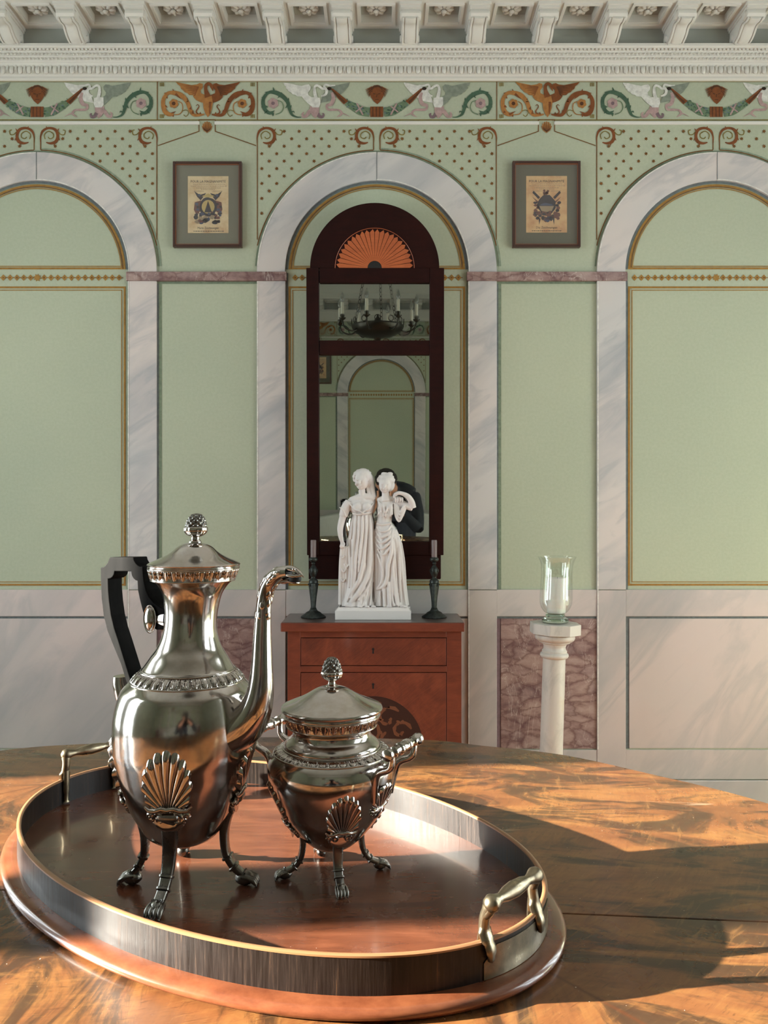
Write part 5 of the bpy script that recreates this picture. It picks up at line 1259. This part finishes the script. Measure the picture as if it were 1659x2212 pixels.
    tb([(372,772,.028),(440,785,.036),(520,775,.036),(612,762,.022)], [13,13,13,12]); tb([(330,640,.024),(400,720,.038),(470,745,.044),(500,770,.042)], [9,9,9,9]); tb([(640,640,.018),(590,710,.038),(520,745,.042),(500,775,.042)], [9,9,10,9])
    tb([(330,618,.012),(287,690,.012),(262,760,.012),(250,808,.012)], [54,62,60,56]); tb([(250,800,.013),(228,880,.014),(212,970,.018),(218,1060,.022),(236,1130,.024)], [46,44,40,33,25])
    for k in range(5): tb([(232-30+k*16,690+k*6,.030-.001*k),(262+k*6,740+k*18,.030)], [7,6], 3)
    bl(240,1150,.025,27,36,18)
    for k in range(4): tb([(222+k*13,1165,.029),(214+k*14,1195,.033),(222+k*13,1222-k*4,.030)], [9,8,5], 3)
    tb([(256,1135,.030),(272,1160,.034),(270,1185,.034)], [8,8,5], 3)
    # --- hanging cloth under her hand
    for x0, w in ((225,30),(258,26),(292,30),(325,24)): tb([(x0+10,1190,.022),(x0,1400,.020),(x0+(x0-270)*.12,1650,.018),(x0-10,1945,.014)], [w*.8,w,w*1.05,w])
    for x0, y0 in ((232,1300),(250,1480),(240,1600),(285,1420)): tb([(x0-15,y0,.028),(x0+10,y0+45,.030),(x0+35,y0+10,.030)], [8,9,7], 3)
    # --- B: head bent down to the viewer's left
    tb([(800,610,.016),(795,545,.016),(790,480,.014)], [62,50,46]); tb([(700,610,.006),(760,590,.012),(830,590,.012),(905,610,.004)], [38,42,42,40])
    bl(786,408,.020,78,106,82); bl(806,345,.006,104,92,96); bl(840,400,-.004,74,92,76)
    bl(782,478,.030,32,30,28); tb([(788,405,.0430),(784,442,.0475)], [8,12]); bl(784,444,.0475,13,10)
    for s in (-1, 1): bl(786+s*33,414,.0400,15,7,7); bl(786+s*33,400,.0402,21,6,8); bl(784+s*32,452,.034,24,24,18)
    tb([(764,463,.042),(783,460,.0440),(802,463,.0415)], [5,6,4]); tb([(770,470,.041),(783,473,.0425),(797,470,.0405)], [4,5,4])
    rs = random.Random(2)
    for k in range(34): a = R(-5+190*rs.random()); q = rs.uniform(.75, 1.02); bl(800+104*q*cos(a), 360-100*q*sin(a), .026*(1.2-q)*1.6, rs.uniform(16,26), rs.uniform(14,22))
    bl(770,262,.010,34,22); bl(850,262,.008,40,24)
    for x in (742,842): bl(x,700,.026,48,56,40)
    tb([(680,900,.024),(740,915,.030),(810,905,.030),(868,890,.022)], [13,13,13,12])
    tb([(705,620,.022),(760,680,.036),(790,760,.038),(820,700,.036),(880,640,.022)], [9,9,10,9,9]); tb([(690,780,.024),(760,800,.034),(860,770,.026)], [8,8,8])
    # hanging front panels of the bodice
    for x0, x1, yb in ((700,745,820),(745,790,850),(800,845,845),(845,880,815)):
        for k in range(3): xx = x0+(x1-x0)*k/2; tb([(xx,700,.030),(xx+2,770,.036),(xx,yb-abs(k-1)*22,.034)], [7,8,5], 3)
    tb([(700,610,.020),(720,680,.034),(742,760,.038)], [8,9,7], 3); tb([(890,620,.018),(868,690,.034),(850,770,.036)], [8,9,7], 3)
    # her raised arm: upper arm out to the elbow, forearm back to the shoulder
    tb([(905,615,.006),(990,640,.012),(1080,680,.018),(1140,705,.022)], [48,48,45,40]); tb([(1145,700,.022),(1128,630,.026),(1085,560,.032),(1030,525,.036)], [44,42,36,28]); tb([(1030,525,.036),(975,512,.038),(935,520,.038)], [27,26,22])
    for k in range(4): tb([(940,508+k*9,.040),(908,520+k*12,.038),(892,548+k*10,.034)], [10,9,6], 3)
    # hand of the first woman over the far shoulder
    bl(960,575,.022,60,22,20)
    for k in range(4): tb([(915+k*31,568,.030),(922+k*30,600,.034),(918+k*29,632,.030)], [12,11,7], 3)
    # sleeve drapery under the raised arm
    bl(965,735,.012,64,140,40)
    for k in range(5): tb([(905+k*6,630+k*5,.022),(915+k*18,780-k*8,.030),(965+k*10,875-k*42,.032),(1020+k*6,790-k*30,.028),(1050+k*6,720-k*8,.022)], [9,11,12,11,8], 5)
    # --- folds drawn over the skirts
    def fold(Rg, pts, ws, lift=.0022): tb([(x, y, front(Rg, x, y)+lift) for x, y in pts], [w*1.12 for w in ws], 5)
    for pts, ws in (([(420,795),(400,1000),(378,1300),(372,1600),(340,1850)],[8,15,17,16,12]), ([(458,795),(446,1050),(415,1400),(400,1700)],[7,13,15,11]), ([(500,795),(498,1000),(470,1250),(445,1520)],[7,13,15,10]),
        ([(592,790),(596,1100),(590,1350),(560,1560),(478,1740),(350,1905)],[12,24,30,30,28,22]), ([(612,900),(622,1300),(612,1560),(560,1720),(450,1880)],[10,18,20,18,14]), ([(345,880),(332,1150),(345,1450),(330,1720)],[9,14,14,10]),
        ([(540,800),(548,1000),(528,1250),(500,1450),(440,1650),(345,1800),(300,1900)],[8,15,18,20,20,18,12]), ([(632,1500),(610,1760),(592,1950)],[9,15,13]), ([(570,1700),(545,1850),(500,1950)],[8,13,11]), ([(380,800),(362,960),(350,1100)],[6,11,8]), ([(300,1100),(305,1350),(298,1600)],[10,14,10]), ([(640,1000),(645,1400),(640,1800),(636,1950)],[10,14,16,14])):
        fold(RA, pts, ws)
    for pts, ws in (([(675,945),(735,1000),(815,985),(868,915)],[8,12,12,8]), ([(665,1000),(735,1075),(830,1030),(884,925)],[8,14,14,8]), ([(660,1070),(735,1150),(840,1080),(905,945)],[8,14,15,9]), ([(660,1145),(740,1225),(845,1140),(925,985)],[8,14,14,9]), ([(690,1230),(765,1300),(855,1190),(905,1080)],[8,12,12,8]),
        ([(885,960),(868,1120),(862,1280),(825,1450),(812,1600),(770,1700),(680,1745)],[10,16,19,21,20,18,12]), ([(690,1290),(745,1440),(760,1560),(730,1680),(672,1742)],[9,15,16,15,10]), ([(835,1640),(838,1800),(848,1950)],[15,20,20]), ([(905,1300),(885,1480),(905,1700),(940,1940)],[10,16,18,16]),
        ([(930,980),(975,1250),(1005,1550),(1030,1800),(1050,1950)],[10,16,18,18,15]), ([(785,1740),(782,1850),(785,1950)],[10,14,13]), ([(728,1760),(722,1860),(726,1950)],[9,13,12]), ([(955,1080),(965,1350),(975,1650),(990,1900)],[9,14,16,14]), ([(1000,1150),(1035,1400),(1050,1700),(1068,1930)],[9,12,12,12]), ([(675,1770),(668,1860),(650,1950)],[9,13,12]), ([(880,1500),(870,1650),(880,1850),(905,1950)],[8,12,14,12])):
        fold(RB, pts, ws)
    for x, y in ((310,1945),(345,1950),(470,1955),(560,1955),(640,1955),(1010,1950),(1040,1955),(840,1955)): bl(x, y, .050, 34, 16, 30)
    # ground of the group
    mb.tube([S(660,1975,0), S(660,1990,0)], [(455*c, .052), (455*c, .052)], 40, up=(1,0,0))
    me = remeshed(mb, 0.00165, 1, 'draped_women', STM, smooth_f=0.35); link_mesh('draped_women', me, T)
    z0 = CZT+.0012; xl, xr = (723.5-829.5)/FPX*2.99, (888-829.5)/FPX*2.99; zt = S(0, 1982).z
    o = MB().box(xl, xr, 2.992, 3.112, z0, z0+.034).build('plinth', STM, T, bevel=.0015)
    mb = MB(); yy0, yy1 = 2.997, 3.108; pr = [(0,z0+.034),(.002,z0+.037),(.006,z0+.040),(.007,z0+.044),(.010,z0+.046),(.011,zt+.001)]
    vs = []; fs = []
    for d, z in pr: vs += [(xl+.004+d, yy0+d*.5, z), (xr-.004-d, yy0+d*.5, z), (xr-.004-d, yy1-d*.5, z), (xl+.004+d, yy1-d*.5, z)]
    for k in range(len(pr)-1):
        for i in range(4): j = (i+1) % 4; fs.append((k*4+i, k*4+j, k*4+4+j, k*4+4+i))
    fs += [(0,1,2,3), tuple(len(vs)-4+i for i in range(4))]; mb.add(vs, fs).build('plinth_moulding', STM, T)
statue()

# ================================================================== chandelier (seen in the upper mirror pane)
def chandelier():
    c = Vector((-.045, .40, 0)); T = thing('chandelier', (c.x, c.y, 2.30), 'dark bronze candle chandelier hanging above the table, seen in the upper mirror pane', 'chandelier')
    BZ = mat('chandelier_bronze', C(66,62,54), 0.4, 0.7); SL = mat('candle_sleeve', C(214,208,190), 0.5); BU = mat('clear_bulb', C(220,222,216), 0.08)
    N(BU).b.inputs['Transmission Weight'].default_value = 0.8
    MB().lathe([(.005,2.27),(.02,2.275),(.03,2.29),(.10,2.30),(.165,2.33),(.185,2.36),(.19,2.375),(.180,2.385),(.17,2.38),(.05,2.37),(.02,2.39),(.025,2.42),(.01,2.44),(.004,2.46)], (c.x, c.y, 0), 48).build('bowl', BZ, T, smooth=40)
    mb = MB(); 
    for i in range(12):
        a = i*PI/6; mb.tube([(c.x+.187*cos(a)+.02*cos(t)*-sin(a), c.y+.187*sin(a)+.02*cos(t)*cos(a), 2.405+.02*sin(t)) for t in np.linspace(0, 2*PI, 13)], .003, 6)
    mb.build('gallery', BZ, T, smooth=60)['kind'] = 'stuff'
    for i in range(8):
        a = R(15)+i*PI/4; d = Vector((cos(a), sin(a), 0)); e = c+d*.285; hz = 2.43+.0*i
        mb = MB(); mb.tube(catmull([c+d*.15+Vector((0,0,2.35)), c+d*.21+Vector((0,0,2.325)), c+d*.27+Vector((0,0,2.35)), e+Vector((0,0,2.40))], 5), .006, 8)
        mb.lathe([(.006,2.39),(.012,2.395),(.024,2.405),(.025,2.410),(.012,2.412),(.015,2.42),(.016,2.432),(.011,2.436)], tuple(e), 16)
        A = mb.build('arm', BZ, T, smooth=50)
        MB().lathe([(.011,2.43),(.011,2.515),(.007,2.517)], tuple(e), 14).build('candle_sleeve', SL, A, smooth=40)
        MB().lathe([(.006,2.515),(.013,2.53),(.015,2.545),(.010,2.565),(.003,2.58),(.0005,2.588)], tuple(e), 12).build('bulb', BU, A, smooth=60)
    for i in range(3):
        a = R(40)+i*2*PI/3; p0 = c+Vector((.17*cos(a), .17*sin(a), 2.385)); p1 = c+Vector((.02*cos(a), .02*sin(a), 3.12)); mb = MB(); n = 26
        for k in range(n):
            q = p0.lerp(p1, (k+.5)/n); dr = (p1-p0)/n; s = dr.normalized().orthogonal() if k % 2 else dr.normalized().cross(dr.normalized().orthogonal())
            mb.tube([q+dr.normalized()*(.017*cos(t))+s*(.007*sin(t)) for t in np.linspace(0, 2*PI, 9)], .0022, 4)
        mb.build('chain', BZ, T, smooth=60)
    MB().lathe([(.004,3.10),(.03,3.12),(.05,3.20),(.06,HZ)], tuple(c), 20).build('ceiling_rose', BZ, T, smooth=40)
chandelier()

# ================================================================== sofa behind the camera, under a white cloth
def sofa():
    CL = mat('white_dust_cloth', C(206,206,200), 0.85); g = N(CL); g.bump(g.noise(g.co(scale=(1,1,.4)), 6, 4, 0.6), 0.6, 0.03)
    WD = mat('sofa_wood', C(90,52,30), 0.4)
    T = thing('sofa', (0, -1.85, 0), 'sofa under a white cloth behind the photographer, reflected in the mirror', 'sofa')
    mb = MB(); mb.box(-.95, .95, -2.15, -1.45, .14, .44); mb.build('seat', CL, T, bevel=.05)
    n = 30; top = [(-.98+1.96*i/n, .78+.16*(abs(i/n-.5)*2)**1.6*0+.13*cos(PI*(i/n-.5)*1.0)) for i in range(n+1)]
    MB().prism(top+[(.98,.30),(-.98,.30)], lambda u, v, w: (u, -2.22+w, v), .14).build('backrest', CL, T, bevel=.03)
    for s in (1, -1): MB().tube(catmull([(s*.92,-2.15,.80),(s*.95,-1.8,.74),(s*.96,-1.45,.70)], 4), .085, 14).box(s*.92-.07, s*.92+.07, -2.15, -1.45, .14, .72).build('armrest', CL, T, smooth=60)
    for x in (-.85, .85):
        for y in (-2.1, -1.5): MB().lathe([(.02,0),(.03,.08),(.035,.15)], (x, y, 0), 12).build('leg', WD, T)
sofa()

# ================================================================== the photographer (seen in the mirror and in the silver)
def photographer():
    T = thing('person', (.08, -.72, 0), 'person in a dark jumper bending behind the table, reflected in the mirror', 'person')
    KN = mat('dark_jumper', C(34,36,42), 0.85); TR = mat('dark_trousers', C(46,48,58), 0.8); SK = mat('skin', C(196,140,112), 0.55); SH = mat('shoe_leather', C(40,30,26), 0.4); HR = mat('dark_hair', C(36,26,22), 0.6)
    mb = MB(); V = Vector
    def tb(pts, rs, n=4, fl=1.0, up=None): mb.tube(catmull(pts, n), [(r, r*fl) for r in cr1(rs, n)], 16, up=up)
    # trunk, bent forward from the hips
    tb([(.09,-.78,.90),(.09,-.76,1.00),(.095,-.64,1.08),(.10,-.50,1.12),(.10,-.40,1.13)], [.150,.160,.155,.175,.150], fl=.72, up=(1,0,0))
    tb([(-.09,-.36,1.12),(.0,-.38,1.15),(.10,-.39,1.16),(.17,-.38,1.155),(.235,-.36,1.13)], [.065,.075,.078,.078,.065])
    tb([(.09,-.36,1.15),(.06,-.30,1.18),(.04,-.26,1.20)], [.062,.055,.052])
    hd = V((.015, -.215, 1.235)); mb.ball(hd, (.074, .092, .098), 20, 14); mb.ball(hd+V((0,.035,-.055)), (.048,.050,.048), 14, 10)
    mb.ball(hd+V((0,.094,-.012)), (.012,.018,.020), 10, 8)
    for s in (1, -1): mb.ball(hd+V((s*.074,-.005,-.01)), (.010,.018,.030), 10, 8); mb.ball(hd+V((s*.030,.080,.018)), (.018,.010,.008), 8, 6)
    mb.ball(hd+V((0,.082,-.052)), (.024,.010,.008), 8, 6)
    for s in (1, -1):                                     # arms: shoulder, elbow on the table, hand at the phone
        sh_ = V((.08+s*.16, -.36, 1.12)); el_ = V((.27, -.075, .873)) if s > 0 else V((-.20, -.085, .873)); wr = V((s*.060, -.060, 1.095))
        tb([sh_, sh_.lerp(el_, .5)+V((s*.015,0,-.01)), el_], [.062,.052,.044]); tb([el_, el_.lerp(wr, .5), wr], [.045,.038,.027])
        tb([wr, V((s*.053,-.048,1.13))], [.027,.030], fl=.6, up=(0,1,0))
        for k in range(4):
            z = 1.118+k*.018; L_ = (.9, 1, .97, .8)[k]
            tb([V((s*.052,-.040,z)), V((s*(.052-.004),-.026,z+.002)), V((s*(.050-.016*L_),-.0225,z+.002))], [.0088,.0082,.0070], 3)
        tb([V((s*.050,-.052,1.118)), V((s*.040,-.036,1.135)), V((s*.030,-.0265,1.150))], [.0110,.0095,.0075], 3)
        hip = V((.09+s*.095, -.80, .90)); kn = V((.09+s*.11, -.70, .50)); an = V((.09+s*.12, -.78, .09))
        tb([hip, hip.lerp(kn, .5), kn], [.098,.084,.062]); tb([kn, kn.lerp(an, .35), an], [.062,.060,.042])
        tb([an+V((0,-.03,-.045)), an+V((0,.05,-.05)), an+V((0,.15,-.06))], [.044,.042,.030])
    me = remeshed(mb, 0.0065, 2, 'body', KN)
    for m in (TR, SK, SH): me.materials.append(m)
    for p_ in me.polygons:
        q = p_.center; mi = 0
        if q.z < .96 and q.y < -.4: mi = 1
        if q.z < .085: mi = 3
        if (q-hd).length < .125 and q.y > -.30: mi = 2
        if q.y > -.20 and abs(q.x) < .16 and .98 < q.z and (q-hd).length > .1: mi = 2
        p_.material_index = mi
    B = link_mesh('body', me, T)
    mb = MB(); rs = random.Random(8)
    mb.ball(hd+V((0,-.022,.022)), (.085,.092,.090), 18, 12); mb.ball(hd+V((0,.020,.030)), (.088,.088,.076), 18, 12)
    for k in range(70):
        a = rs.uniform(0, 2*PI); e = rs.uniform(.1, 1.45); v = V((cos(a)*cos(e), sin(a)*cos(e), sin(e)))
        if v.y > .55 and v.z < .45: continue
        mb.ball(hd+V((v.x*.080, v.y*.090-.02, v.z*.092+.018)), (.018,.018,.012), 7, 5)
    HRo = remeshed(mb, .006, 1, 'hair', HR); link_mesh('hair', HRo, T)
    # phone held upright
    PT = thing('smartphone', (0, -.016, 1.055), 'black smartphone held up behind the table edge by the person', 'phone')
    PB = mat('phone_black', C(16,16,18), 0.15)
    MB().box(-.037, .037, -.0205, -.0125, 1.075, 1.222).build('case', PB, PT, bevel=.003)
    MB().lathe([(.006,0),(.006,.0016),(.004,.002)], (0,0,0), 20, M=Matrix.Translation((0,-.0125,1.2)) @ Matrix.Rotation(R(-90), 4, 'X')).build('lens', BLACK, PT)
photographer()
